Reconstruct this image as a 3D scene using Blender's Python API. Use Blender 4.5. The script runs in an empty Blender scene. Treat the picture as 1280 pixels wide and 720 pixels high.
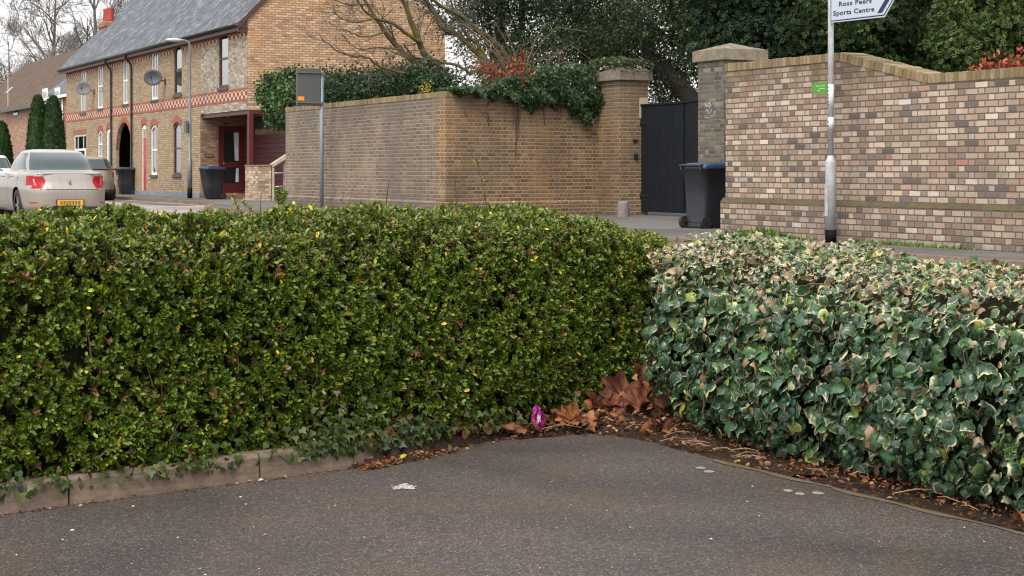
import bpy, math, random
import numpy as np
from mathutils import Vector, Matrix
PI = math.pi
scene = bpy.context.scene
col = scene.collection
random.seed(7)
rng = np.random.default_rng(11)

# ---------------------------------------------------------------- camera, world, sun, exposure
EYE = 0.92                      # eye height above the footway; the car park lies lower
F = 2100.0                      # focal length in photo pixels (1280 wide)
NEARH = 1.40
CP = EYE - NEARH                 # car park surface
cam_d = bpy.data.cameras.new('camera')
cam = bpy.data.objects.new('camera', cam_d); col.objects.link(cam)
cam.location = (0, 0, EYE); cam.rotation_euler = (PI/2, 0, 0)
cam_d.sensor_width = 36.0; cam_d.lens = F/1280*36.0
cam_d.shift_y = -147/1280
cam_d.clip_start = 0.05; cam_d.clip_end = 2000
scene.camera = cam

SUN_EL, SUN_AZ = math.radians(52), math.radians(200)     # soft light from behind-right of the viewer, high
w = bpy.data.worlds.new('World'); scene.world = w; w.use_nodes = True
wn = w.node_tree.nodes; wl = w.node_tree.links
for n in list(wn): wn.remove(n)
sky = wn.new('ShaderNodeTexSky'); sky.sky_type = 'NISHITA'; sky.sun_disc = False
sky.sun_elevation = SUN_EL; sky.sun_rotation = SUN_AZ; sky.dust_density = 4.0; sky.air_density = 1.3
hs = wn.new('ShaderNodeHueSaturation'); hs.inputs['Saturation'].default_value = 0.16; hs.inputs['Value'].default_value = 2.6
tc = wn.new('ShaderNodeTexCoord'); nz = wn.new('ShaderNodeTexNoise'); nz.inputs['Scale'].default_value = 2.2; nz.inputs['Detail'].default_value = 5
mr = wn.new('ShaderNodeMapRange'); mr.inputs[1].default_value = 0.3; mr.inputs[2].default_value = 0.7; mr.inputs[3].default_value = 0.9; mr.inputs[4].default_value = 1.1
mx = wn.new('ShaderNodeVectorMath'); mx.operation = 'SCALE'
bg = wn.new('ShaderNodeBackground'); bg.inputs['Strength'].default_value = 0.15
out = wn.new('ShaderNodeOutputWorld')
wl.new(sky.outputs[0], hs.inputs['Color']); wl.new(tc.outputs['Generated'], nz.inputs['Vector'])
cl = wn.new('ShaderNodeMix'); cl.data_type = 'RGBA'; cl.inputs[0].default_value = .6; cl.inputs[7].default_value = (8.4, 8.3, 8.25, 1)   # even cloud deck
wl.new(hs.outputs[0], cl.inputs[6]); wl.new(nz.outputs['Fac'], mr.inputs[0]); wl.new(cl.outputs[2], mx.inputs[0]); wl.new(mr.outputs[0], mx.inputs['Scale'])
wl.new(mx.outputs[0], bg.inputs['Color']); wl.new(bg.outputs[0], out.inputs['Surface'])
sun_d = bpy.data.lights.new('sun', 'SUN'); sun_d.energy = 1.5; sun_d.angle = math.radians(14); sun_d.color = (1.0, 0.90, 0.78)
sun = bpy.data.objects.new('sun', sun_d); col.objects.link(sun)
_d = Vector((math.sin(SUN_AZ)*math.cos(SUN_EL), math.cos(SUN_AZ)*math.cos(SUN_EL), math.sin(SUN_EL)))
sun.rotation_euler = _d.to_track_quat('Z', 'Y').to_euler()
vs = scene.view_settings; vs.view_transform = 'Standard'; vs.look = 'None'; vs.gamma = 1; vs.use_curve_mapping = False
vs.exposure = 0.08
scene.cycles.use_denoising = True
scene.cycles.max_bounces = 5; scene.cycles.diffuse_bounces = 3; scene.cycles.glossy_bounces = 2
scene.cycles.transmission_bounces = 3; scene.cycles.transparent_max_bounces = 8
scene.cycles.caustics_reflective = False; scene.cycles.caustics_refractive = False
scene.cycles.filter_width = 1.2

# ---------------------------------------------------------------- frames
SX, SY = (0.4472, -0.8944), (0.8944, 0.4472)     # street frame: s runs along the street (towards the right), v across it (away)
SROT = math.atan2(SX[1], SX[0])
def S(s, v, z=0.0): return Vector((s*SX[0] + v*SY[0], s*SX[1] + v*SY[1], z))
def at_v(px, py, v):             # pixel of the photo -> (s, z) on the upright plane at distance v across the street
    dx = (px-640)/F; t = v/(SY[0]*dx+SY[1])
    p = (t*dx, t); s = p[0]*SX[0] + p[1]*SX[1]
    return s, EYE + (213-py)/F*t
def at_y(px, py, t): return Vector(((px-640)/F*t, t, EYE + (213-py)/F*t))
def at_t(px, py, t): return at_y(px, py, t*F/1200)          # t in survey units of the tree list
def NP(pts): return [(x*NEARH/1.65, y*NEARH/1.65*F/1200) for x, y in pts]   # survey units of the car park
def on_ground(px, py, z): t = F*(EYE-z)/(py-213); return at_y(px, py, t)

# ---------------------------------------------------------------- objects
def props(o, label=None, cat=None, group=None, kind=None):
    if label: o['label'] = label
    if cat: o['category'] = cat
    if group: o['group'] = group
    if kind: o['kind'] = kind
    return o
def thing(name, label, cat, loc=(0, 0, 0), rz=0.0, group=None):
    o = bpy.data.objects.new(name, None); col.objects.link(o)
    o.location = loc; o.rotation_euler = (0, 0, rz); o.empty_display_size = 0.2
    return props(o, label, cat, group)
def copy_tree(o, parent=None):
    c = o.copy(); col.objects.link(c)
    if parent is not None: c.parent = parent
    for ch in o.children: copy_tree(ch, c)
    return c

class MB:                        # collects shapes, links them as ONE mesh object
    def __init__(s): s.v = []; s.f = []; s.n = 0; s.sm = []
    def add(s, vs, fs, smooth=False):
        s.v += [tuple(p) for p in vs]; s.f += [tuple(i+s.n for i in f) for f in fs]
        s.sm += [smooth]*len(fs); s.n += len(vs); return s
    def box(s, x0, x1, y0, y1, z0, z1, top=0.0):
        t = top
        vs = [(x0,y0,z0),(x1,y0,z0),(x1,y1,z0),(x0,y1,z0),(x0+t,y0+t,z1),(x1-t,y0+t,z1),(x1-t,y1-t,z1),(x0+t,y1-t,z1)]
        return s.add(vs, [(0,3,2,1),(4,5,6,7),(0,1,5,4),(1,2,6,5),(2,3,7,6),(3,0,4,7)])
    def poly(s, pts): return s.add(pts, [tuple(range(len(pts)))])
    def prism(s, pts, z0, z1):
        n = len(pts)
        vs = [(p[0],p[1],z0) for p in pts] + [(p[0],p[1],z1) for p in pts]
        return s.add(vs, [tuple(reversed(range(n))), tuple(range(n,2*n))] + [(i,(i+1)%n,(i+1)%n+n,i+n) for i in range(n)])
    def prism_y(s, pts, y0, y1):  # polygon in x,z extruded along y
        n = len(pts)
        vs = [(p[0],y0,p[1]) for p in pts] + [(p[0],y1,p[1]) for p in pts]
        return s.add(vs, [tuple(range(n)), tuple(reversed(range(n,2*n)))] + [((i+1)%n,i,i+n,(i+1)%n+n) for i in range(n)])
    def prism_x(s, pts, x0, x1):  # polygon in y,z extruded along x
        n = len(pts)
        vs = [(x0,p[0],p[1]) for p in pts] + [(x1,p[0],p[1]) for p in pts]
        return s.add(vs, [tuple(reversed(range(n))), tuple(range(n,2*n))] + [(i,(i+1)%n,(i+1)%n+n,i+n) for i in range(n)])
    def tube(s, pts, r, n=8, cap=True):
        pts = [Vector(p) for p in pts]; rr = r if isinstance(r, (list, tuple)) else [r]*len(pts)
        vs = []; fs = []; up = Vector((0.31, 0.17, 0.93)); m = len(pts)
        a = None
        for i, p in enumerate(pts):
            d = (pts[min(i+1,m-1)] - pts[max(i-1,0)])
            d = d.normalized() if d.length > 1e-9 else Vector((0,0,1))
            if a is None:
                a = d.cross(up if abs(d.dot(up)) < .9 else Vector((1,0,0))).normalized()
            else:
                a = a - d*a.dot(d); a = a.normalized() if a.length > 1e-6 else d.orthogonal().normalized()
            b = d.cross(a)
            for k in range(n):
                an = 2*PI*k/n; vs.append(p + (a*math.cos(an) + b*math.sin(an))*rr[i])
        for i in range(m-1):
            for k in range(n):
                fs.append((i*n+k, i*n+(k+1)%n, (i+1)*n+(k+1)%n, (i+1)*n+k))
        if cap: fs += [tuple(reversed(range(n))), tuple(range((m-1)*n, m*n))]
        return s.add(vs, fs, True)
    def cyl(s, p0, p1, r, n=16):
        k = s.tube([p0, p1], r, n, True); s.sm[-1] = s.sm[-2] = False; return k
    def build(s, name, mat, parent=None, uv=True, bevel=0.0):
        me = bpy.data.meshes.new(name); me.from_pydata(s.v, [], s.f); me.update()
        me.polygons.foreach_set('use_smooth', s.sm)
        if uv: box_uv(me)
        o = bpy.data.objects.new(name, me); col.objects.link(o)
        if mat: me.materials.append(mat)
        if parent is not None: o.parent = parent
        if bevel:
            b = o.modifiers.new('bevel', 'BEVEL'); b.width = bevel; b.segments = 2; b.limit_method = 'ANGLE'
        return o
def box_uv(me):
    uvl = me.uv_layers.new(name='UVMap')
    nl = len(me.loops)
    if nl == 0: return
    co = np.empty(len(me.vertices)*3, 'f'); me.vertices.foreach_get('co', co); co = co.reshape(-1, 3)
    li = np.empty(nl, 'i'); me.loops.foreach_get('vertex_index', li)
    lt = np.empty(len(me.polygons), 'i'); me.polygons.foreach_get('loop_total', lt)
    nr = np.empty(len(me.polygons)*3, 'f'); me.polygons.foreach_get('normal', nr); nr = np.abs(nr.reshape(-1, 3))
    nr = np.repeat(nr, lt, axis=0); c = co[li]
    ax = np.argmax(nr*np.array([1, 1, .98]), axis=1)
    uv = np.where((ax == 0)[:, None], c[:, [1, 2]], np.where((ax == 1)[:, None], c[:, [0, 2]], c[:, [0, 1]]))
    uvl.data.foreach_set('uv', uv.astype('f').ravel())
def ico(mb, c, r, sx=1, sy=1, sz=1, n=8, m=6):
    vs = []; fs = []
    for i in range(m+1):
        th = PI*i/m
        for k in range(n):
            ph = 2*PI*k/n
            vs.append((c[0]+r*sx*math.sin(th)*math.cos(ph), c[1]+r*sy*math.sin(th)*math.sin(ph), c[2]+r*sz*math.cos(th)))
    for i in range(m):
        for k in range(n): fs.append((i*n+k, (i+1)*n+k, (i+1)*n+(k+1)%n, i*n+(k+1)%n))
    mb.add(vs, fs, True)

# ---------------------------------------------------------------- materials
class NG:
    def __init__(s, name):
        s.mat = bpy.data.materials.new(name); s.mat.use_nodes = True
        s.t = s.mat.node_tree; s.n = s.t.nodes; s.l = s.t.links
        s.b = s.n['Principled BSDF']
    def set(s, sock, v):
        if hasattr(v, 'is_linked') or isinstance(v, bpy.types.NodeSocket): s.l.new(v, sock)
        elif v is not None:
            if isinstance(v, (tuple, list)) and len(v) == 3 and len(sock.default_value) == 4: v = (*v, 1)
            sock.default_value = v
    def m(s, op, a, b=None, c=None, clamp=False):
        n = s.n.new('ShaderNodeMath'); n.operation = op; n.use_clamp = clamp
        for i, x in enumerate((a, b, c)):
            if x is not None: s.set(n.inputs[i], x)
        return n.outputs[0]
    def noise(s, vec, scale, detail=3, rough=.5, dist=0, out=0):
        n = s.n.new('ShaderNodeTexNoise'); s.set(n.inputs['Vector'], vec)
        n.inputs['Scale'].default_value = scale; n.inputs['Detail'].default_value = detail
        n.inputs['Roughness'].default_value = rough; n.inputs['Distortion'].default_value = dist
        return n.outputs[out]
    def ramp(s, f, stops, interp='LINEAR'):
        n = s.n.new('ShaderNodeValToRGB'); cr = n.color_ramp; cr.interpolation = interp
        while len(cr.elements) < len(stops): cr.elements.new(0.5)
        for e, (p, c) in zip(cr.elements, stops):
            e.position = p; e.color = (*c, 1) if len(c) == 3 else c
        s.set(n.inputs[0], f); return n.outputs[0]
    def rng(s, f, a, b, c=0.0, d=1.0):
        n = s.n.new('ShaderNodeMapRange'); s.set(n.inputs[0], f)
        for i, x in enumerate((a, b, c, d)): s.set(n.inputs[i+1], x)
        return n.outputs[0]
    def mix(s, f, a, b, mode='MIX'):
        n = s.n.new('ShaderNodeMix'); n.data_type = 'RGBA'; n.blend_type = mode
        s.set(n.inputs[0], f); s.set(n.inputs[6], a); s.set(n.inputs[7], b); return n.outputs[2]
    def comb(s, x, y, z=0.0):
        n = s.n.new('ShaderNodeCombineXYZ')
        for i, v in enumerate((x, y, z)): s.set(n.inputs[i], v)
        return n.outputs[0]
    def sep(s, v):
        n = s.n.new('ShaderNodeSeparateXYZ'); s.set(n.inputs[0], v); return n.outputs
    def tc(s, which='Object'):
        n = s.n.new('ShaderNodeTexCoord'); return n.outputs[which]
    def vscale(s, v, sc):
        n = s.n.new('ShaderNodeVectorMath'); n.operation = 'MULTIPLY'; s.set(n.inputs[0], v); n.inputs[1].default_value = sc
        return n.outputs[0]
    def bump(s, h, strength=.5, dist=.01):
        n = s.n.new('ShaderNodeBump'); n.inputs['Strength'].default_value = strength
        n.inputs['Distance'].default_value = dist; s.set(n.inputs['Height'], h)
        s.l.new(n.outputs[0], s.b.inputs['Normal']); return n
    def white(s, vec):
        n = s.n.new('ShaderNodeTexWhiteNoise'); n.noise_dimensions = '3D'; s.set(n.inputs['Vector'], vec); return n.outputs
    def fin(s, color=None, rough=None, metal=None, spec=None, coat=None):
        if color is not None: s.set(s.b.inputs['Base Color'], color)
        if rough is not None: s.set(s.b.inputs['Roughness'], rough)
        if metal is not None: s.set(s.b.inputs['Metallic'], metal)
        if spec is not None: s.b.inputs['Specular IOR Level'].default_value = spec
        if coat is not None: s.b.inputs['Coat Weight'].default_value = coat
        return s.mat

def brick(name, pal, mortar, bond='flemish', H=.075, stains=(), var=.25, tint_h=None, mfac=0.9, bump=.6, jw=.0065, L=.225):
    g = NG(name); uv = g.tc('UV'); ob = g.tc('Object')
    ns = g.sep(g.noise(uv, 9.0, 2, out=1))
    u = g.m('ADD', g.sep(uv)[0], g.m('MULTIPLY', g.m('SUBTRACT', ns[0], .5), .012))
    v = g.m('ADD', g.sep(uv)[1], g.m('MULTIPLY', g.m('SUBTRACT', ns[1], .5), .010))
    row = g.m('FLOOR', g.m('DIVIDE', v, H)); fz = g.m('MULTIPLY', g.m('FRACT', g.m('DIVIDE', v, H)), H)
    par = g.m('MULTIPLY', g.m('FLOORED_MODULO', row, 2.0), .5)
    P = L*1.5 if bond == 'flemish' else L
    x = g.m('ADD', g.m('DIVIDE', u, P), par); c = g.m('FLOOR', x); fx = g.m('MULTIPLY', g.m('FRACT', x), P)
    if bond == 'flemish':
        hd = g.m('GREATER_THAN', fx, L)
        lx = g.m('SUBTRACT', fx, g.m('MULTIPLY', hd, L)); wd = g.m('SUBTRACT', L, g.m('MULTIPLY', hd, L/2))
        idn = g.m('ADD', g.m('MULTIPLY', c, 2.0), hd)
    else:
        lx, wd, idn, hd = fx, L, c, None
    dx = g.m('MINIMUM', lx, g.m('SUBTRACT', wd, lx)); dz = g.m('MINIMUM', fz, g.m('SUBTRACT', H, fz))
    d = g.m('MINIMUM', dx, dz)
    mask = g.rng(g.m('ADD', d, g.m('MULTIPLY', g.m('SUBTRACT', g.noise(uv, 38, 3, .6), .5), jw*1.1)), jw*.6, jw*1.25)
    wn_ = g.white(g.comb(idn, row, 3.7)); wc = g.sep(wn_[1])
    colr = g.ramp(wc[0], pal, 'CONSTANT')
    br = g.rng(wc[1], 0, 1, 1-var, 1+var)
    sc = g.n.new('ShaderNodeVectorMath'); sc.operation = 'SCALE'; g.set(sc.inputs[0], colr); g.set(sc.inputs['Scale'], br); colr = sc.outputs[0]
    fine = g.noise(uv, 60, 4, .65); big = g.noise(ob, 1.1, 4, .6)
    colr = g.mix(g.rng(fine, .35, .8, 0, .45), colr, (.07, .055, .045))
    lich = g.noise(uv, 23, 3, .6)
    colr = g.mix(g.rng(lich, .58, .75, 0, .35), colr, (.42, .38, .32))
    mt = g.mix(g.rng(fine, .3, .7), mortar, tuple(k*.62 for k in mortar))
    cc = g.mix(g.m('MULTIPLY', mask, 1.0), mt, colr)
    for (scl, lo, hi, amt, sc_col, seed) in stains:
        nn = g.noise(g.vscale(g.comb(g.m('ADD', g.sep(ob)[0], seed), g.sep(ob)[1], g.sep(ob)[2]), (1, 1, .7)), scl, 5, .62)
        cc = g.mix(g.rng(nn, lo, hi, 0, amt), cc, sc_col)
    if tint_h:                                   # weathering bands at heights of the wall (object z)
        z = g.sep(ob)[2]
        for (z0, z1, amt, cl, sd) in tint_h:
            f = g.rng(z, z0, z1, 0, 1); nn = g.noise(ob, 2.5, 4, .65)
            f = g.m('MULTIPLY', f, g.rng(nn, .3, .6, 0, amt)); cc = g.mix(f, cc, cl)
    g.bump(g.m('ADD', g.m('MULTIPLY', mask, 1.0), g.m('MULTIPLY', fine, .5)), bump, .012)
    return g.fin(cc, .92, spec=.25)

def plain(name, c, rough=.6, metal=0, var=.15, scale=30, spec=.5, coat=0, bump=0):
    g = NG(name); n = g.noise(g.tc('Object'), scale, 4, .6)
    cc = g.mix(g.rng(n, .3, .7), tuple(k*(1-var) for k in c), tuple(min(1, k*(1+var)) for k in c))
    if bump: g.bump(n, bump, .01)
    return g.fin(cc, rough, metal, spec, coat)
def dirty(name, c, dirt, rough=.5, scale=6, lo=.45, hi=.7, amt=.6, metal=0, spec=.5):
    g = NG(name); n = g.noise(g.tc('Object'), scale, 6, .7); n2 = g.noise(g.tc('Object'), scale*9, 3, .6)
    cc = g.mix(g.rng(n, lo, hi, 0, amt), c, dirt); cc = g.mix(g.rng(n2, .5, .8, 0, .4), cc, dirt)
    g.bump(n2, .2, .004)
    return g.fin(cc, g.rng(n, .3, .7, rough*.8, min(1, rough*1.25)), metal, spec)
def leafmat(name, rough=.38, trans=.25, spec=.5, ivy=False):
    g = NG(name)
    a = g.n.new('ShaderNodeAttribute'); a.attribute_name = 'tint'; c = a.outputs['Color']
    if ivy:                                       # cream margin on a dark green blade
        e = g.n.new('ShaderNodeAttribute'); e.attribute_name = 'edge'
        nn = g.noise(g.tc('Object'), 55, 3, .6)
        w_ = g.m('ADD', g.sep(e.outputs['Vector'])[0], g.m('MULTIPLY', g.m('SUBTRACT', nn, .5), .7))
        th = g.sep(e.outputs['Vector'])[1]
        f = g.rng(g.m('SUBTRACT', w_, th), -.03, .06)
        mg = g.mix(g.rng(g.noise(g.tc('Object'), 7, 2), .42, .62), (.58, .55, .27), (.48, .38, .24))
        inner = g.mix(g.rng(g.noise(g.tc('Object'), 90, 2), .5, .6, 0, .35), c, (.14, .25, .11))
        f = g.m('MULTIPLY', f, g.m('MULTIPLY', g.sep(e.outputs['Vector'])[2], g.rng(g.noise(g.tc('Object'), 21, 2, .5), .42, .56, .12, 1)))
        c = g.mix(f, inner, mg)
    g.set(g.b.inputs['Base Color'], c); g.set(g.b.inputs['Roughness'], rough); g.b.inputs['Specular IOR Level'].default_value = spec
    tr = g.n.new('ShaderNodeBsdfTranslucent'); g.set(tr.inputs[0], g.mix(.5, c, (.25, .35, .03), 'MIX'))
    ms = g.n.new('ShaderNodeMixShader'); ms.inputs[0].default_value = trans
    g.l.new(g.b.outputs[0], ms.inputs[1]); g.l.new(tr.outputs[0], ms.inputs[2])
    g.l.new(ms.outputs[0], g.n['Material Output'].inputs[0])
    return g.mat

# ---------------------------------------------------------------- leaves in bulk
def norm(a): return a/np.maximum(np.linalg.norm(a, axis=-1, keepdims=True), 1e-9)
T_OVAL = (np.array([(0,0,0),(.3,.36,.06),(.7,.4,.03),(1,0,-.1),(.7,-.4,.03),(.3,-.36,.06)])*np.array([1,.62,1]),
          [(0,5,4,3),(0,3,2,1)])
T_KITE = (np.array([(0,0,0),(.5,.28,.05),(1,0,-.06),(.5,-.28,.05)]), [(0,3,2),(0,2,1)])
def leaf_mesh(name, P, D, N, size, T, mat, tint, parent=None, edge=None, widths=None):
    tv, tf = T; n = len(P); k = len(tv)
    D = norm(D); B = norm(np.cross(N, D)); N = norm(np.cross(D, B))
    wd = np.ones(n) if widths is None else widths
    V = (P[:, None, :] + size[:, None, None]*(tv[None, :, 0, None]*D[:, None, :] + (tv[None, :, 1]*wd[:, None])[:, :, None]*B[:, None, :] + tv[None, :, 2, None]*N[:, None, :]))
    V = V.reshape(-1, 3).astype('f')
    lens = np.array([len(f) for f in tf]); flat = np.concatenate([np.array(f) for f in tf])
    loops = (flat[None, :] + (np.arange(n)*k)[:, None]).ravel().astype('i')
    tot = np.tile(lens, n).astype('i'); start = np.concatenate([[0], np.cumsum(tot)[:-1]]).astype('i')
    me = bpy.data.meshes.new(name); me.vertices.add(len(V)); me.vertices.foreach_set('co', V.ravel())
    me.loops.add(len(loops)); me.loops.foreach_set('vertex_index', loops)
    me.polygons.add(len(tot)); me.polygons.foreach_set('loop_start', start); me.polygons.foreach_set('loop_total', tot)
    me.polygons.foreach_set('use_smooth', np.ones(len(tot), bool))
    me.update(calc_edges=True)
    ca = me.attributes.new('tint', 'FLOAT_COLOR', 'POINT')
    cc = np.concatenate([np.repeat(tint, k, axis=0), np.ones((n*k, 1))], axis=1).astype('f'); ca.data.foreach_set('color', cc.ravel())
    if edge is not None:
        ea = me.attributes.new('edge', 'FLOAT_VECTOR', 'POINT')
        e0 = np.tile(edge[0], n); ev = np.stack([e0, np.repeat(edge[1], k), np.repeat(edge[2], k)], axis=1).astype('f')
        ea.data.foreach_set('vector', ev.ravel())
    me.materials.append(mat)
    o = bpy.data.objects.new(name, me); col.objects.link(o)
    if parent is not None: o.parent = parent
    return o
def palette(n, cols, wts, jit=.25, r=None):
    r = r or rng
    c = np.array(cols)[r.choice(len(cols), n, p=np.array(wts)/sum(wts))]
    return np.clip(c*(1 + jit*(r.random((n, 1))*2-1)) * (1 + .12*(r.random((n, 3))*2-1)), 0, 1)
def lump(P, f, seed=0):          # cheap smooth noise, about -1..1
    o = 0; r = np.random.default_rng(seed)
    for i in range(5):
        k = r.normal(size=3)*f*(1+.5*i); o = o + np.sin(P@k + r.random()*6.28)/(1+.35*i)
    return o/2.6
# ================================================================ SETTING: ground, street, car park
def asphalt(name, base, moss=True, specks=True, warm=(.12,.10,.085)):
    g = NG(name); o = g.tc('Object')
    fine = g.noise(o, 130, 4, .75); mid = g.noise(o, 34, 4, .65); big = g.noise(o, 1.3, 4, .6); b2 = g.noise(o, .45, 3, .6, .6)
    c = g.mix(g.rng(fine, .3, .72), tuple(k*.35 for k in base), tuple(k*2.1 for k in base))
    c = g.mix(g.rng(mid, .35, .75, 0, .5), c, warm)
    c = g.mix(g.rng(big, .4, .7, 0, .45), c, tuple(k*1.5 for k in base))
    c = g.mix(g.rng(b2, .45, .62, 0, .75), c, tuple(k*.62 for k in base))
    if specks:                                    # rounded aggregate stones, each with its own tone
        v = g.n.new('ShaderNodeTexVoronoi'); v.inputs['Scale'].default_value = 105; g.set(v.inputs['Vector'], o)
        st = g.sep(v.outputs['Color'])
        tone = g.ramp(st[1], [(0, (.45, .43, .43)), (.35, (.8, .77, .76)), (.62, (1.1, 1.04, 1.0)), (.82, (1.6, 1.48, 1.4)), (.93, (2.6, 2.4, 2.2))])
        c = g.mix(g.rng(v.outputs['Distance'], .35, .6, .85, .25), c, g.mix(1.0, c, tone, 'MULTIPLY'))
        v = g.n.new('ShaderNodeTexVoronoi'); v.inputs['Scale'].default_value = 120; g.set(v.inputs['Vector'], o)
        vc = g.sep(v.outputs['Color'])
        f = g.m('MULTIPLY', g.m('GREATER_THAN', vc[0], .90), g.m('LESS_THAN', v.outputs['Distance'], .34))
        c = g.mix(g.m('MULTIPLY', f, .7), c, (.34, .31, .28))
        v = g.n.new('ShaderNodeTexVoronoi'); v.inputs['Scale'].default_value = 17; g.set(v.inputs['Vector'], o)
        vc = g.sep(v.outputs['Color'])
        f = g.m('MULTIPLY', g.m('GREATER_THAN', vc[0], .96), g.m('LESS_THAN', v.outputs['Distance'], .09))
        c = g.mix(g.m('MULTIPLY', f, .8), c, (.5, .46, .4))
    if moss:
        mn = g.noise(o, 1.9, 5, .7, .4); mm = g.noise(o, 60, 3, .6)
        f = g.m('MULTIPLY', g.rng(mn, .49, .64), g.rng(mm, .4, .64, 0, .5))
        c = g.mix(f, c, (.105, .075, .022))
    g.bump(g.m('ADD', g.m('MULTIPLY', fine, .7), g.m('MULTIPLY', mid, .5)), .9, .006)
    return g.fin(c, g.rng(mid, .3, .7, .75, .95), spec=.35)
M_car_park = asphalt('car_park_asphalt', (.056, .047, .046), warm=(.085, .064, .051))
M_foot = asphalt('footway_tarmac', (.12, .113, .108), moss=False, specks=False)
M_road = asphalt('road_surface', (.27, .235, .21), moss=False, specks=False, warm=(.25, .2, .17))
g = NG('soil'); o_ = g.tc('Object')
c_ = g.ramp(g.noise(o_, 42, 5, .75), [(.3, (.02, .013, .01)), (.5, (.05, .032, .024)), (.62, (.10, .055, .035)), (.75, (.03, .022, .018))])
g.bump(g.noise(o_, 60, 5, .7), 1.0, .02); M_soil = g.fin(c_, .95, spec=.2)
g = NG('grassland'); o_ = g.tc('Object')
c_ = g.ramp(g.noise(o_, 2.2, 6, .7), [(.3, (.035, .05, .015)), (.6, (.07, .09, .03)), (.8, (.1, .09, .05))])
M_grass = g.fin(c_, .95, spec=.2)
g = NG('kerb_concrete'); o_ = g.tc('Object')
n1 = g.noise(o_, 7, 5, .7); n2 = g.noise(o_, 90, 3, .6)
c_ = g.mix(g.rng(n1, .35, .7), (.27, .195, .148), (.14, .105, .08)); c_ = g.mix(g.rng(n2, .4, .75, 0, .4), c_, (.13, .105, .085))
nz_ = g.noise(g.vscale(o_, (1, 1, 6)), 3.5, 4, .7); c_ = g.mix(g.rng(nz_, .45, .66, 0, .7), c_, (.09, .075, .045))
g.bump(n2, .4, .004); M_kerb = g.fin(c_, .9, spec=.3)

def struct(mb, name, mat, **k): return props(mb.build(name, mat, **k), kind='structure')
pit = [(-9.0, 2.8), (-1.5, 8.95), (-.2, 10.3), (.6, 11.3), (1.5, 11.3)] + [tuple(S(a, 5.85)[:2]) for a in (-7.3, -4, 0, 4, 9)] + [(11, -14), (-9.2, -14)]
ctr = np.array([(0, -1.0)])
P_ = np.array(pit)
def offs(P, d):
    n = len(P); o = []
    for i in range(n):
        a = P[i]-P[i-1]; b = P[(i+1) % n]-P[i]
        na = np.array([-a[1], a[0]])/np.linalg.norm(a); nb = np.array([-b[1], b[0]])/np.linalg.norm(b)
        m = na+nb; m = m/np.linalg.norm(m); o.append(P[i]+m*d)
    return np.array(o)
R1 = offs(P_, .45); ang = np.arctan2(P_[:, 1]+1, P_[:, 0]); R2 = np.stack([np.cos(ang), np.sin(ang)], 1)*600
m = MB(); n = len(pit)
m.add([(x, y, CP-.03) for x, y in pit] + [(x, y, -.16) for x, y in R1] + [(x, y, -.2) for x, y in R2],
      [tuple(reversed(range(n)))] + [(i, (i+1) % n, (i+1) % n+n, i+n) for i in range(n)] + [(i+n, (i+1) % n+n, (i+1) % n+2*n, i+2*n) for i in range(n)])
gr = struct(m, 'ground', M_soil); gr.data.materials.append(M_grass)
for p in gr.data.polygons: p.material_index = 1 if p.index > n else 0
# the asphalt sheet of the car park with its kerb edge on the left and worn edge on the right
edgeR = NP([(1.147, 5.485), (1.679, 4.975), (2.324, 4.357), (3.4, 3.35), (9.0, -2.3)])
cpk = NP([(-9.7, 1.27), (-2.456, 4.60), (-.805, 5.36), (-.42, 5.68), (-.15, 5.86), (.10, 5.90), (.28, 5.95), (.48, 6.02), (.66, 5.95), (.85, 5.82)])
def jag(pts, st, amp):
    o = []
    for a, b in zip(pts[:-1], pts[1:]):
        a = np.array(a); b = np.array(b); k = max(1, int(np.linalg.norm(b-a)/st))
        for i in range(k): o.append(a+(b-a)*i/k + rng.normal(size=2)*amp*(1 if i or k == 1 else .5))
    o.append(np.array(pts[-1])); return [tuple(p) for p in o]
poly = cpk[:3] + jag(cpk[2:] + edgeR[:1], .05, .008)[1:] + jag(edgeR, .05, .006)[1:] + [(8.6, -13), (-8.6, -13)]
m = MB(); m.prism(list(reversed(poly)), CP-.05, CP); m.build
car_park = struct(m, 'car_park_surface', M_car_park)
ed = NP([(1.16, 5.47), (1.679, 4.975), (2.324, 4.357), (3.4, 3.35), (9.0, -2.3)]); m = MB()
for (xa, ya), (xb, yb) in zip(ed[:-1], ed[1:]):
    L_ = math.hypot(xb-xa, yb-ya); k_ = int(L_/.12); nx, ny = (yb-ya)/L_, -(xb-xa)/L_
    for i in range(k_):
        q0, q1 = i/k_, (i+1)/k_; w0 = .028+.016*math.sin(i*1.7)+.01*math.sin(i*.61); w1 = .028+.016*math.sin((i+1)*1.7)+.01*math.sin((i+1)*.61)
        A_ = (xa+(xb-xa)*q0, ya+(yb-ya)*q0); B_ = (xa+(xb-xa)*q1, ya+(yb-ya)*q1)
        m.add([(A_[0]-nx*.02, A_[1]-ny*.02, CP-.012), (A_[0], A_[1], CP+.006), (A_[0]+nx*w0, A_[1]+ny*w0, CP+.0035), (B_[0]+nx*w1, B_[1]+ny*w1, CP+.0035), (B_[0], B_[1], CP+.006), (B_[0]-nx*.02, B_[1]-ny*.02, CP-.012)], [(0, 1, 4, 5), (1, 2, 3, 4)], True)
g = NG('mossy_edge'); o_ = g.tc('Object'); n1 = g.noise(o_, 9, 5, .7); n2 = g.noise(o_, 120, 3, .6); c_ = g.mix(g.rng(n1, .4, .62), (.17,.135,.105), (.15,.115,.04)); c_ = g.mix(g.rng(n2, .4, .7, 0, .6), c_, (.06,.05,.045)); g.bump(n2, .6, .006)
struct(m, 'edging', g.fin(c_, .95, spec=.2))
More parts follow.
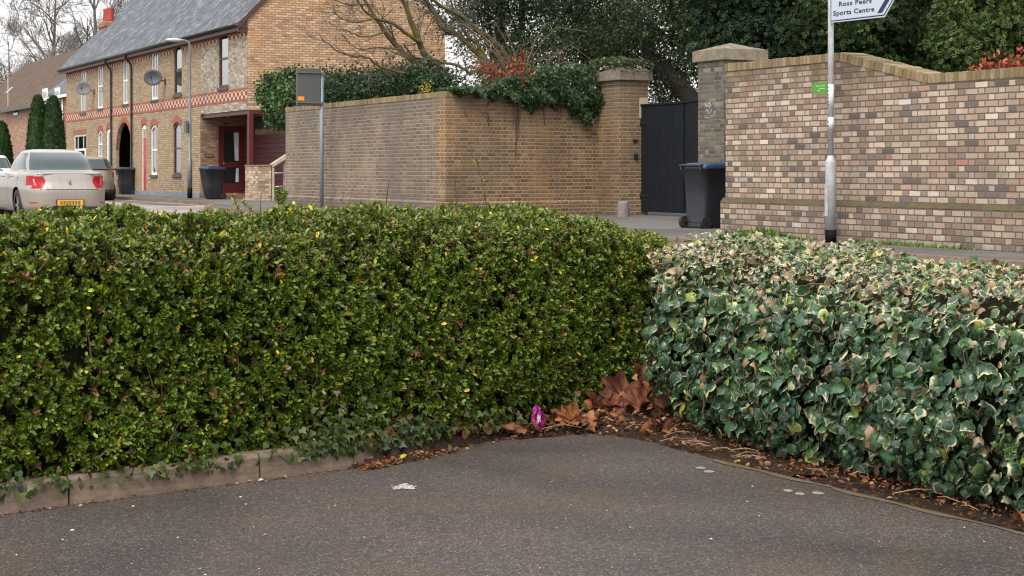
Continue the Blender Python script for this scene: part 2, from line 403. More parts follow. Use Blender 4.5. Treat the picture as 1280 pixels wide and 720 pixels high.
# leaf mould bank in the corner under the hedges
def kerbs():
    m = MB(); a = np.array(NP([(-2.456, 4.605)])[0]); b_ = np.array(NP([(-.805, 5.366)])[0]); d = (b_-a)/np.linalg.norm(b_-a)
    j0 = np.array(at_y(321, 0, F*NEARH/(598.6-213))[:2]); o0 = float((j0-a)@d); spans = [(o0+.915*(k-1), o0+.915*k) for k in range(-7, 2)]
    def stone(p, q):
        p = np.array(p); q = np.array(q); dd = (q-p)/np.linalg.norm(q-p); nv = np.array((-dd[1], dd[0]))
        p = p+dd*.005; q = q-dd*.005; r = rng.normal()*.003; tz = CP+.118+rng.normal()*.003
        prof = [(0+r, CP-.1), (.006+r, tz-.02), (.02+r, tz), (.125, tz), (.125, CP-.1)]
        vs = [(*(p+nv*y), z) for y, z in prof] + [(*(q+nv*y), z) for y, z in prof]
        m.add(vs, [(0, 1, 2, 3, 4), (9, 8, 7, 6, 5)] + [((i+1) % 5, i, i+5, (i+1) % 5+5) for i in range(5)])
    for s0, s1 in spans[:-1]: stone(a+d*s0, a+d*s1)
    s0, s1 = spans[-1]; stone(a+d*s0, a+d*(s0+.62))
    return m
struct(kerbs(), 'kerb', M_kerb)
U = lambda u, v: tuple(S(-u, v)[:2])
near = [(-60, 7.3), (20, 7.3), (24, 5.9), (200, 5.9)]; far = [(-60, 12.1), (41.7, 12.1), (47.2, 14.0), (200, 14.0)]
m = MB(); m.add([(*U(*p), -.1) for p in near+far], [(0, 4, 5, 1), (1, 5, 6, 2), (2, 6, 7, 3)][::1]); rd = struct(m, 'road', M_road)
m = MB(); m.prism([U(*p) for p in (list(reversed(far)) + [(-60, 20.5), (200, 20.5)])][::-1], -.3, 0.0); struct(m, 'footway', M_foot)
m = MB(); m.prism([U(*p) for p in near] + [U(200, 3.5), (-1.7, 10.6), (-.2, 12.1), (1.8, 12.1), U(7.2, 6.35), U(-60, 6.35)], -.3, 0.0); struct(m, 'footway', M_foot)
m = MB()
for ln, sg in ((near, -1), (far, 1)):
    for (u0, v0), (u1, v1) in zip(ln[:-1], ln[1:]):
        m.prism([U(u0, v0-.004*sg-.0), U(u1, v1-.004*sg), U(u1, v1+.12*sg), U(u0, v0+.12*sg)][::(1 if sg < 0 else -1)], -.25, .004)
struct(m, 'street_kerb', M_kerb)
# dark tarmac patch in the road
m = MB(); m.add([(*U(47.6, 12.8), -.095), (*U(57, 12.9), -.095), (*U(57, 13.7), -.095), (*U(47.6, 13.6), -.095)], [(0, 3, 2, 1)]); struct(m, 'road_patch', M_foot)

# ================================================================ GARDEN WALLS AND GATE
PAL_R = [(0, (.415,.305,.23)), (.14, (.48,.375,.29)), (.28, (.31,.22,.165)), (.40, (.51,.41,.325)), (.52, (.225,.175,.145)), (.60, (.37,.245,.18)), (.68, (.45,.345,.265)), (.81, (.14,.118,.108)), (.868, (.37,.185,.13)), (.895, (.30,.225,.165)), (.94, (.55,.475,.39))]
PAL_L = [(0, (.175,.13,.097)), (.2, (.20,.152,.112)), (.4, (.158,.12,.09)), (.55, (.225,.175,.13)), (.7, (.145,.11,.085)), (.82, (.19,.135,.095)), (.92, (.13,.10,.082))]
PAL_B = [(0, (.19,.12,.072)), (.2, (.22,.14,.082)), (.4, (.17,.105,.064)), (.55, (.26,.17,.10)), (.7, (.145,.092,.06)), (.85, (.21,.125,.07))]
PAL_D = [(0, (.13,.115,.095)), (.3, (.17,.15,.12)), (.55, (.11,.10,.09)), (.75, (.22,.19,.15)), (.9, (.09,.085,.08))]
M_brR = brick('weathered_mixed_brick', PAL_R, (.155,.13,.105), jw=.0085, L=.222, stains=((1.4, .52, .72, .55, (.11,.095,.08), 3),), tint_h=((1.7, 2.35, .8, (.125,.10,.06), 0), (.56, 0.0, .55, (.11,.09,.065), 0)))
M_brL = brick('soot_greyed_brick', PAL_L, (.36,.30,.23), stains=((.7, .46, .66, .6, (.13,.11,.095), 5), (.9, .52, .66, .45, (.36,.28,.20), 9), (2.4, .58, .7, .5, (.10,.09,.08), 12)), tint_h=((.5, .1, .7, (.09,.075,.06), 0), (1.8, 2.4, .5, (.13,.12,.11), 0)), bond='flemish', jw=.0105, var=.15)
M_brB = brick('brown_return_brick', PAL_B, (.44,.32,.20), jw=.0105, var=.18, stains=((.7, .48, .66, .5, (.12,.09,.065), 2), (.9, .54, .68, .5, (.38,.22,.09), 7), (2.2, .56, .68, .45, (.40,.30,.20), 15)), tint_h=((1.6, 2.4, .7, (.15,.115,.085), 0),))
M_brD = brick('blackened_pier_brick', PAL_D, (.24,.21,.16), stains=((1.2, .5, .7, .4, (.1,.09,.08), 4),))
g = NG('coping_brick'); geo = g.n.new('ShaderNodeNewGeometry'); r_ = geo.outputs['Random Per Island']; o_ = g.tc('Object')
c_ = g.ramp(r_, [(0, (.24,.18,.12)), (.2, (.32,.24,.155)), (.4, (.19,.15,.11)), (.6, (.36,.28,.19)), (.8, (.27,.19,.13))], 'CONSTANT')
nn = g.noise(o_, 5, 5, .7); c_ = g.mix(g.rng(nn, .42, .62, 0, .6), c_, (.24,.185,.03)); n2 = g.noise(o_, 60, 4, .7); c_ = g.mix(g.rng(n2, .4, .75, 0, .6), c_, (.09,.08,.06))
g.bump(n2, .5, .01); M_cop = g.fin(c_, .95, spec=.2)
g = NG('weathered_stone'); o_ = g.tc('Object'); n1 = g.noise(o_, 5, 6, .75); n2 = g.noise(o_, 45, 4, .6)
c_ = g.mix(g.rng(n1, .35, .65), (.30,.245,.17), (.15,.13,.105)); c_ = g.mix(g.rng(n2, .45, .7, 0, .5), c_, (.2,.19,.16))
g.bump(n2, .6, .02); M_stone = g.fin(c_, .95, spec=.2)

g = NG('mossy_ledge'); o_ = g.tc('Object'); n1 = g.noise(o_, 6, 5, .7); n2 = g.noise(o_, 40, 3, .6)
c_ = g.mix(g.rng(n1, .4, .6), (.085,.072,.058), (.12,.10,.04)); c_ = g.mix(g.rng(n2, .45, .7, 0, .6), c_, (.05,.045,.035)); g.bump(n2, .6, .01); M_ledge = g.fin(c_, .95, spec=.2)
def coping(parent, pts, y0, y1, H=.22, w=.068, gap=.009):
    """bricks standing on edge along the profile pts (x, z) in local coordinates, from y0 to y1"""
    m = MB(); rr = random.Random(5)
    for (xa, za), (xb, zb) in zip(pts[:-1], pts[1:]):
        L = math.hypot(xb-xa, zb-za); k = max(1, int(L/(w+gap))); dx, dz = (xb-xa)/L, (zb-za)/L; st = L/k
        for i in range(k):
            a, b = i*st+gap/2, (i+1)*st-gap/2; j = rr.uniform(-.004, .004); t = rr.uniform(-.006, .004)
            def P(a, h): return (xa+dx*a-dz*h, za+dz*a+dx*h)
            q = [P(a, t), P(b, t), P(b, .105+t), P(a, .105+t)]
            c = .008
            m.prism_y([P(a, -.005), P(b, -.005), P(b, .105+t-c), P(b-c, .105+t), P(a+c, .105+t), P(a, .105+t-c)], y0+j, y1+j)
    c = m.build('coping', M_cop, parent)
    return c
def wall_poly(name_parent, pts, y0, y1, mat, name='brickwork'):
    m = MB(); m.prism_y(pts, y0, y1); return m.build(name, mat, name_parent)

# right-hand wall: runs along the street from the entry to beyond the picture
V0 = 13.54
WS = at_v(907, 0, V0)[0]; WA = at_v(1050, 0, V0)[0]-WS; WB = at_v(1160, 0, V0)[0]-WS
wr = thing('garden_wall', 'tall garden wall of mixed pale and dark bricks stepping down behind the signpost', 'wall', S(WS, V0), SROT)
XE = 15.0
top = 0.105
m = MB(); m.prism_y([(0, .52), (XE, .52), (XE, 2.08-top), (WB, 2.08-top), (WA, 2.45-top), (0, 2.45-top)], 0, .34); m.build('brickwork', M_brR, wr)
m = MB(); m.prism_x([(-.055, 0), (.39, 0), (.39, .46), (.345, .52), (-.003, .52), (-.055, .46)], -.05, XE); pl = m.build('plinth', M_brR, wr)
m = MB(); m.prism_x([(-.052, .462), (-.0, .524), (-.003, .530), (-.058, .466)], -.052, XE); m.build('plinth_ledge', M_ledge, wr)
coping(wr, [(-.01, 2.45-top), (WA, 2.45-top), (WB, 2.08-top), (XE, 2.08-top)], -.012, .352)
m = MB(); m.prism([(.05, .345), (.4, .345), (-3.55, 2.9), (-3.75, 2.7)], 0, 2.3); m.build('return_brickwork', M_brD, wr)
m = MB(); _a = at_v(1124, 133, V0); m.box(_a[0]-WS, _a[0]-WS+.215, -.004, .03, 1.728, 1.79); m.build('painted_brick', plain('white_paint_worn', (.5,.48,.44), .8), wr)

# left-hand wall along the street
wl_ = thing('garden_wall', 'long greyed brick garden wall with yellow lichened coping behind the grey sign box', 'wall', S(at_v(357, 0, V0)[0], V0), SROT)
LL = at_v(557, 0, V0)[0]-at_v(357, 0, V0)[0]
m = MB(); m.prism_y([(0, .32), (LL-.335, .32), (LL-.335, 2.365), (0, 2.365)], 0, .34); m.build('brickwork', M_brL, wl_)
m = MB(); m.prism_x([(-.05, 0), (.38, 0), (.38, .27), (.343, .32), (-.003, .32), (-.05, .27)], 0, LL-.335); m.build('plinth', M_brL, wl_)
coping(wl_, [(0, 2.365), (LL-.335, 2.365)], -.012, .352)
# splayed return wall towards the gate pier
a = S(at_v(557, 0, V0)[0], V0); b = S(-30.74, 17.38); dd = (b-a); RL = dd.length; rz = math.atan2(dd.y, dd.x)
wt = thing('garden_wall', 'brown brick return wall overhung by ivy between the corner and the gate pier', 'wall', a, rz)
m = MB(); m.prism_y([(.003, .3), (RL+.25, .3), (RL+.25, 2.365), (.003, 2.365)], 0.003, .33); m.build('brickwork', M_brB, wt)
m = MB(); m.prism_x([(-.04, 0), (.36, 0), (.36, .26), (.333, .3), (0, .3), (-.04, .26)], .0, RL-.01); m.build('plinth', M_brB, wt)
coping(wt, [(.003, 2.365), (RL-.005, 2.365)], -.009, .348)

def pier(label, s, v, w_, d_, H, mat, capmat, rot=SROT, cw=.075):
    t = thing('gate_pier', label, 'gate pier', S(s, v), rot, None)
    m = MB(); m.box(0, w_, 0, d_, 0, H-.42); m.build('shaft', mat, t)
    m = MB(); m.box(-.012, w_+.012, -.012, d_+.012, H-.42, H-.33); m.build('neck_course', mat, t)
    c = cw; m = MB(); m.box(-c, w_+c, -c, d_+c, H-.33, H-.14)
    m.add([(-c, -c, H-.14), (w_+c, -c, H-.14), (w_+c, d_+c, H-.14), (-c, d_+c, H-.14), (w_/2, d_/2, H)], [(0, 1, 4), (1, 2, 4), (2, 3, 4), (3, 0, 4)])
    m.build('cap_stone', capmat, t, bevel=.012)
    return t
pl_ = pier('brown brick gate pier with ivy over its stone cap, beside the black gate', -30.74, 17.38, .94, .66, 3.10, M_brB, M_stone)
m = MB(); m.box(.943, .952, .45, .655, 2.0, 2.42); m.build('plaque', plain('bare_render', (.46,.36,.26), .9), pl_)
m = MB(); m.box(.943, .98, .32, .40, 1.15, 1.27); m.build('bell_box', plain('black_iron', (.02,.02,.02), .5), pl_); m = MB(); m.box(.943, .97, .30, .40, 1.5, 1.56); m.build('latch_plate', plain('black_iron', (.02,.02,.02), .5), pl_)
pr_ = pier('soot blackened brick gate pier with white scribble and grey stone cap', -24.9, 16.1, .80, .80, 3.14, M_brD, M_stone)
# the white scribble on the pier
m = MB()
for pts in ([(-.07,0),(-.02,.09),(.03,.02),(.07,.1)], [(-.1,.12),(-.04,.2),(.0,.14)], [(.02,.22),(.06,.16),(.1,.2)], [(-.05,-.03),(.02,-.06),(.1,-.02),(.12,.06)], [(-.02,.1),(.0,.16),(.05,.13),(.02,.08),(-.02,.1)]):
    m.tube([(.30+x*2.0, -.002, 1.88+z) for x, z in pts], .008, 4)
m.build('chalk_scribble', plain('white_chalk', (.36,.37,.38), .9), pr_)

# gate: two boarded leaves
M_gate = dirty('black_gate_paint', (.006,.009,.013), (.05,.06,.07), .6, 3, .55, .8, .3, spec=.25)
def gate_leaf(label, s0, v0, s1, v1, mirror=False):
    a = S(s0, v0); b = S(s1, v1); d = b-a; L = d.length; t = thing('gate_leaf', label, 'gate', a, math.atan2(d.y, d.x), 'black boarded gate leaves')
    m = MB(); n = int(L/.098); rr = random.Random(3)
    for i in range(n):
        x0 = i*L/n+.004; x1 = (i+1)*L/n-.004; m.box(x0, x1, rr.uniform(0, .004), .025, .07, 2.24)
    m.build('boards', M_gate, t, bevel=.003)
    m = MB()
    for z in (.12, 1.1, 2.1): m.box(.02, L-.02, .027, .075, z, z+.11)
    m.box(-.0, .07, .027, .08, .07, 2.24); m.box(L-.07, L, .027, .08, .07, 2.24); m.build('frame', M_gate, t)
    m = MB(); m.box(-.005, L+.005, -.02, .085, 2.243, 2.285); m.build('top_rail', M_gate, t, bevel=.006)
    x = 0 if not mirror else L
    for z in (.4, 1.9): m = MB(); m.tube([(x, -.01, z-.06), (x, -.01, z+.06)], .018, 8); m.box(min(x, x+(.35 if not mirror else -.35)), max(x, x+(.35 if not mirror else -.35)), -.008, -.001, z-.02, z+.02); m.build('hinge', plain('hinge_iron', (.008,.009,.01), .8), t)
gate_leaf('wide black boarded gate leaf hung on the ivy topped pier', -29.79, 17.87, -28.17, 17.87)
gate_leaf('black boarded gate leaf partly hidden behind the blackened pier and blue lidded bin', -28.12, 17.87, -24.95, 16.75, True)
# rounded stone guard at the foot of the pier
m = MB(); rr = []
for i in range(9):
    th = i/8*PI/2; rr.append((.12*math.cos(th)**.6 if i < 8 else .002, .30+.10*math.sin(th)))
prof = [(.135, 0), (.13, .15), (.12, .3)] + rr[1:]
vs = [(r*math.cos(2*PI*k/20), r*math.sin(2*PI*k/20), z) for r, z in prof for k in range(20)]
m.add(vs, [(i*20+k, i*20+(k+1) % 20, (i+1)*20+(k+1) % 20, (i+1)*20+k) for i in range(len(prof)-1) for k in range(20)], True)
o = m.build('guard_stone', plain('guard_granite', (.2,.175,.16), .9, var=.4, bump=.5)); o.location = on_ground(779, 270.5, 0); o.scale = (1, 1, .78)
props(o, 'small round topped stone post at the foot of the brown gate pier', 'guard stone')
# ================================================================ TERRACE
def facade(mb, x0, x1, z0, z1, y, ops, depth=.12, rv=None):
    """wall face in the plane y (seen from -y) with openings (xa, xb, za, zb, rise); reveals go into rv"""
    xs = {x0, x1}
    for (a, b, c, d, r) in ops:
        k = 8 if r > 0 else 1
        for i in range(k+1): xs.add(round(a+(b-a)*i/k, 5))
    xs = sorted(xs)
    def ztop(o, x):
        a, b, c, d, r = o
        if r <= 0: return d
        h = (b-a)/2; R = (h*h+r*r)/(2*r); e = x-(a+b)/2
        return d-R+math.sqrt(max(0, R*R-e*e))
    rv = rv or mb
    for xa, xb in zip(xs[:-1], xs[1:]):
        cov = sorted([o for o in ops if o[0] <= xa+1e-4 and o[1] >= xb-1e-4], key=lambda o: o[2])
        lo = [(z0, z0)]
        for o in cov: lo += [(o[2], o[2]), (ztop(o, xa), ztop(o, xb))]
        lo.append((z1, z1))
        for i in range(0, len(lo), 2):
            (a0, a1), (b0, b1) = lo[i], lo[i+1]
            if b0-a0 > 1e-4 or b1-a1 > 1e-4: mb.add([(xa, y, a0), (xb, y, a1), (xb, y, b1), (xa, y, b0)], [(0, 1, 2, 3)])
        for o in cov:
            ta, tb = ztop(o, xa), ztop(o, xb)
            rv.add([(xa, y, ta), (xb, y, tb), (xb, y+depth, tb), (xa, y+depth, ta)], [(0, 1, 2, 3)])
    for (a, b, c, d, r) in ops:
        zs = d-r
        rv.add([(a, y, c), (a, y+depth, c), (a, y+depth, zs), (a, y, zs)], [(0, 1, 2, 3)])
        rv.add([(b, y, c), (b, y, zs), (b, y+depth, zs), (b, y+depth, c)], [(0, 1, 2, 3)])
        rv.add([(a, y, c), (b, y, c), (b, y+depth, c), (a, y+depth, c)], [(0, 1, 2, 3)])
def arc_pts(a, b, d, r, k=8):
    h = (b-a)/2; R = (h*h+r*r)/(2*r); cx = (a+b)/2
    return [(a+(b-a)*i/k, d-R+math.sqrt(max(0, R*R-(a+(b-a)*i/k-cx)**2))) for i in range(k+1)]

PAL_H = [(0, (.42,.31,.195)), (.2, (.46,.345,.22)), (.4, (.385,.285,.18)), (.6, (.49,.375,.245)), (.75, (.41,.295,.18)), (.9, (.33,.245,.16))]
PAL_G = [(0, (.53,.35,.215)), (.2, (.59,.405,.26)), (.4, (.48,.305,.18)), (.6, (.63,.455,.31)), (.75, (.55,.325,.175)), (.88, (.37,.23,.155)), (.95,(.44,.31,.225))]
M_house = brick('buff_terrace_brick', PAL_H, (.27,.20,.135), var=.10, jw=.0085, bond='stretcher', stains=((.7, .5, .7, .35, (.2,.16,.12), 1),))
M_pale = brick('pale_patch_brick', [(0, (.42,.36,.29)), (.3, (.50,.44,.36)), (.6, (.36,.30,.24)), (.85, (.28,.22,.17))], (.36,.32,.27), bond='stretcher')
M_gable = brick('orange_gable_brick', PAL_G, (.33,.19,.115), bond='stretcher', stains=((.5, .52, .66, .45, (.62,.30,.10), 6), (.9, .56, .7, .4, (.30,.19,.13), 9)), jw=.0105, var=.12)
M_porchbr = brick('porch_brick_shaded', [(p_, tuple(k*.6 for k in c_)) for p_, c_ in PAL_G], (.24,.16,.1), bond='stretcher')  # gable brick colours darkened, painting in the shade of the porch recess
M_red = plain('red_rubbed_brick', (.30,.095,.06), .85, var=.3, scale=14)
M_white = plain('white_window_paint', (.78,.78,.76), .45, var=.05)
M_brown = plain('dark_brown_frame', (.07,.025,.018), .5)
M_maroon = plain('maroon_paint', (.085,.009,.012), .42, var=.12)
M_sill = plain('blue_grey_sill', (.07,.08,.09), .7)
M_black = plain('black_plastic', (.015,.015,.016), .45)
M_iron = plain('black_gutter', (.018,.02,.022), .4)
g = NG('window_glass'); o_ = g.tc('Object'); n1 = g.noise(o_, 1.6, 3, .6)
g.n.remove(g.b); gl = g.n.new('ShaderNodeBsdfGlossy'); gl.inputs['Roughness'].default_value = .04; tp = g.n.new('ShaderNodeBsdfTransparent'); tp.inputs[0].default_value = (.8, .85, .88, 1)
ms_ = g.n.new('ShaderNodeMixShader'); ms_.inputs[0].default_value = .55; g.l.new(tp.outputs[0], ms_.inputs[1]); g.l.new(gl.outputs[0], ms_.inputs[2]); g.l.new(ms_.outputs[0], g.n['Material Output'].inputs[0]); M_glass = g.mat
M_dglass = plain('dark_glass', (.012,.016,.02), .12, spec=.5)
M_curt = plain('net_curtain', (.62,.64,.66), .8, var=.2, scale=6)
# zigzag band of red and cream brick
g = NG('dentil_band'); uv = g.sep(g.tc('UV')); z = g.m('SUBTRACT', uv[1], 0.0)
row = g.m('FLOOR', g.m('DIVIDE', z, .13)); p_ = g.m('MULTIPLY', g.m('FLOORED_MODULO', row, 2), .5)
f = g.m('GREATER_THAN', g.m('FRACT', g.m('ADD', g.m('DIVIDE', uv[0], .42), p_)), .56)
nn = g.noise(g.tc('Object'), 12, 3)
M_band = g.fin(g.mix(f, g.mix(nn, (.33,.09,.06), (.24,.065,.045)), g.mix(nn, (.60,.52,.42), (.45,.37,.29))), .9, spec=.2)
# slates
g = NG('slate'); uv = g.tc('UV'); s_ = g.sep(uv); row = g.m('FLOOR', g.m('DIVIDE', s_[1], .19)); fz = g.m('FRACT', g.m('DIVIDE', s_[1], .19))
x = g.m('ADD', g.m('DIVIDE', s_[0], .25), g.m('MULTIPLY', g.m('FLOORED_MODULO', row, 2), .5)); wn_ = g.white(g.comb(g.m('FLOOR', x), row, 1.3))
fx = g.m('FRACT', x); d = g.m('MINIMUM', fx, g.m('SUBTRACT', 1, fx))
c_ = g.ramp(g.sep(wn_[1])[0], [(0, (.075,.09,.115)), (.25, (.11,.125,.15)), (.5, (.055,.065,.085)), (.7, (.17,.185,.21)), (.88, (.085,.085,.09))], 'CONSTANT')
n1 = g.noise(g.vscale(uv, (1, .45, 1)), 1.9, 6, .75, .6); n2 = g.noise(g.vscale(uv, (1, .5, 1)), 9, 4, .65)
c_ = g.mix(g.rng(n1, .46, .60, 0, .8), c_, (.035,.036,.042)); c_ = g.mix(g.rng(n2, .55, .68, 0, .6), c_, (.28,.29,.31))
c_ = g.mix(g.rng(g.m('MINIMUM', g.m('MULTIPLY', d, .25), g.m('MULTIPLY', fz, .19)), .003, .010, .75, 0), c_, (.02,.02,.024))
g.bump(g.m('SUBTRACT', 1, fz), .7, .02); M_slate = g.fin(c_, g.rng(n2, .3, .7, .5, .75), spec=.35)
def tile_mat(name, c1, c2, lich):
    g = NG(name); uv = g.tc('UV'); s_ = g.sep(uv); row = g.m('FLOOR', g.m('DIVIDE', s_[1], .32)); fz = g.m('FRACT', g.m('DIVIDE', s_[1], .32))
    x = g.m('DIVIDE', s_[0], .33); fx = g.m('FRACT', x); wn_ = g.white(g.comb(g.m('FLOOR', x), row, 2.3))
    c_ = g.mix(g.sep(wn_[1])[0], c1, c2); n1 = g.noise(uv, 1.3, 5, .7); c_ = g.mix(g.rng(n1, .45, .7, 0, .5), c_, lich)
    c_ = g.mix(g.rng(fz, 0, .16, .8, 0), c_, (.015,.012,.01))
    h = g.m('ADD', g.m('SINE', g.m('MULTIPLY', fx, 6.283)), g.m('MULTIPLY', g.m('SUBTRACT', 1, fz), 1.2)); g.bump(h, .8, .05)
    return g.fin(c_, .85, spec=.3)
M_tile = tile_mat('brown_pantile', (.085,.055,.045), (.13,.085,.065), (.16,.13,.06))

HV = 15.92; HU0 = -at_v(309.2, 0, HV)[0]; HL = -at_v(83, 0, HV)[0]-HU0; HD = 6.7; EZ = 5.55; RZ = 9.14
OV = Vector((0, 0, 0))
def hx(px): return at_v(px, 213, HV)[0] + HU0        # local x of a photo column on the terrace front
def hz(px, py): return at_v(px, py, HV)[1]
terr = thing('terraced_house', 'long two storey buff brick terrace with slate roof, red brick bands and orange gable wall', 'house', S(-HU0, HV), SROT)
ups = [(100.6,107.8,85.6,141,'w'), (122,128.6,80,135.5,'w'), (153.6,160.4,71.5,130,'w'), (189.3,197.5,62,124.6,'w'), (217.5,227.2,55,118.5,'b'), (273.5,285.2,37,109.5,'b')]
los = [(122.4,128.3,163,197.5,'w'), (188.6,196.6,156,218.6,'w'), (216.8,226.4,152.5,218.6,'b')]
drs = [(92.3,107.5,168,233.5,'wide'), (133.2,138.6,160,238,'glazed'), (177.2,182.8,155,240.8,'red')]
ops = []; wins = []; doors = []
for a, b, t, bo, k in ups: x0, x1 = hx(a), hx(b); mx_ = (a+b)/2; ops.append((x0, x1, hz(mx_, bo), hz(mx_, t), (x1-x0)*.22)); wins.append((ops[-1], k, 'u'))
for a, b, t, bo, k in los: x0, x1 = hx(a), hx(b); mx_ = (a+b)/2; ops.append((x0, x1, hz(mx_, bo), hz(mx_, t), (x1-x0)*.15)); wins.append((ops[-1], k, 'l'))
for a, b, t, bo, k in drs: x0, x1 = hx(a), hx(b); mx_ = (a+b)/2; ops.append((x0, x1, .06, hz(mx_, t), 0.001 if k == 'wide' else (x1-x0)*.15)); doors.append((ops[-1], k))
arch = (hx(145.2), hx(165.4), .0, hz(155, 152.5), (hx(165.4)-hx(145.2))*.42)
PX = hx(250.5)                                       # left edge of the recessed porch
PZ = 2.80
m = MB(); rv = m
facade(m, -HL, PX, 0, EZ, 0, [o for o in ops if o[1] < PX] + [arch], .12, rv)
facade(m, PX, hx(309.2), PZ, EZ, 0, [o for o in ops if o[0] > PX], .12, rv)
wobj = m.build('front_wall', M_house, terr)
# paler rebuilt brickwork around the porch bay
a_, b_ = hx(251.5), -.003
m = MB(); o6 = ops[5]; facade(m, a_, b_, PZ+.003, 3.10, -.004, []); facade(m, a_, b_, 3.5, 5.2, -.004, [(o6[0]-.001, o6[1]+.001, max(o6[2], 3.5), o6[3]+.001, o6[4])], .003); m.build('pale_brick_patch', M_pale, terr)
# gable (x = 0 plane, seen from +x), back wall, left end, porch recess
m = MB()
m.add([(0, 0, PZ), (0, 1.6, PZ), (0, 1.6, 0), (0, HD, 0), (0, HD, EZ+.14), (0, HD/2, RZ-.06), (0, 0, EZ+.14)], [(0, 1, 2, 3, 4, 5, 6)])
m.build('gable_wall', M_gable, terr)
m = MB(); m.add([(-HL, 0, 0), (-HL, HD, 0), (-HL, HD, EZ), (-HL, HD/2, RZ-.1), (-HL, 0, EZ)], [(4, 3, 2, 1, 0)])
m.add([(0, HD, 0), (-HL, HD, 0), (-HL, HD, EZ), (0, HD, EZ)], [(0, 1, 2, 3)]); m.build('rear_wall', M_house, terr)
m = MB(); m.add([(PX, 0, 0), (PX, 1.6, 0), (PX, 1.6, PZ), (PX, 0, PZ)], [(0, 1, 2, 3)]); m.add([(PX, 1.6, 0), (0, 1.6, 0), (0, 1.6, PZ), (PX, 1.6, PZ)], [(0, 1, 2, 3)])
m.build('porch_wall', M_porchbr, terr)
m = MB(); m.add([(PX, .002, PZ), (PX, 1.6, PZ), (0, 1.6, PZ), (0, .002, PZ)], [(0, 1, 2, 3)]); m.build('porch_ceiling', plain('dark_timber', (.05,.035,.03), .8), terr)
m = MB(); m.box(PX+.0, .0, .06, .18, PZ-.13, PZ-.003); m.box(-.12, -.002, .18, 1.6, PZ-.13, PZ-.003); m.build('porch_beam', M_maroon, terr)
m = MB(); m.box(-.135, .02, .04, .19, .0, PZ-.132); m.build('porch_post', M_maroon, terr, bevel=.008)
m = MB(); m.box(PX+.003, -.3, .25, 1.59, 0.0, .10); m.build('porch_step', plain('red_quarry_step', (.2,.07,.05), .7), terr)
# porch door (in the side wall of the recess) and its brick step
def porch_door():
    t = MB(); y0, y1, z0, z1 = .62, 1.52, .16, 2.42; x = PX+.012
    t.box(x, x+.07, y0, y0+.07, z0, z1); t.box(x, x+.07, y1-.07, y1, z0, z1); t.box(x, x+.07, y0+.07, y1-.07, z1-.07, z1)
    fr = t.build('door_frame', M_maroon, terr)
    t = MB(); d0, d1 = y0+.075, y1-.075; t.box(x+.015, x+.055, d0, d0+.11, z0, z1-.075); t.box(x+.015, x+.055, d1-.11, d1, z0, z1-.075)
    for za, zb in ((z0, z0+.32), (1.02, 1.2), (z1-.2, z1-.075)): t.box(x+.015, x+.055, d0+.11, d1-.11, za, zb)
    d = t.build('door', M_maroon, terr)
    t = MB(); t.box(x+.02, x+.03, d0+.11, d1-.11, z0+.32, 1.02); t.box(x+.02, x+.03, d0+.11, d1-.11, 1.2, z1-.2); t.build('pane', M_dglass, d)
    t = MB(); t.add([(x+.034, d1-.26, 1.25), (x+.034, d1-.13, 1.25), (x+.034, d1-.13, z1-.21), (x+.034, d1-.3, z1-.21)], [(0, 1, 2, 3)]); t.add([(x+.034, d1-.24, z0+.36), (x+.034, d1-.13, z0+.36), (x+.034, d1-.13, 1.0), (x+.034, d1-.22, 1.0)], [(0, 1, 2, 3)]); t.build('curtain', M_curt, d)
    t = MB(); t.tube([(x+.07, d0+.06, 1.16), (x+.09, d0+.16, 1.16)], .014, 6); t.build('handle', plain('brass', (.5,.4,.25), .35, 1), d)
    t = MB(); t.box(PX+.004, PX+.33, .5, 1.585, .101, .155); t.build('door_step', M_porchbr, terr)
    t = MB(); vs = [(PX+.02, .30+.17*math.cos(a), 1.42+.075*math.sin(a)) for a in np.linspace(0, 2*PI, 20, endpoint=False)]
    t.add([(PX+.004, v[1], v[2]) for v in vs] + vs, [tuple(range(20, 40))] + [(i, (i+1) % 20, (i+1) % 20+20, i+20) for i in range(20)]); nm = t.build('name_plate', plain('oval_name_plate', (.16,.05,.03), .5, var=.4, scale=50), terr)
    t = MB()
    for i in range(7): t.box(PX+.0215, PX+.024, .19+i*.032, .205+i*.032, 1.405, 1.405+(.03 if i % 2 else .04))
    t.build('lettering', plain('cream_paint', (.5,.42,.3), .6), nm)
    t = MB(); ico(t, (PX+.5, .8, PZ-.06), .06, 1, 1, .8); t.build('porch_lamp', plain('lamp_glass', (.4,.4,.38), .3), terr)
porch_door()
# maroon boarded garage door at the back of the recess
m = MB(); gx0, gx1 = -4.2, -.12
for i in range(13): m.box(gx0, gx1, 1.555, 1.575, .101+i*.155, .101+i*.155+.149)
gd = m.build('garage_door', plain('maroon_boards', (.075,.009,.012), .45), terr, bevel=.004)
m = MB(); m.box(gx0-.3, gx0-.01, 1.50, 1.58, .101, 2.3); m.box(gx0-.3, gx1, 1.50, 1.585, 2.3, 2.66); m.build('garage_frame', M_black, terr)
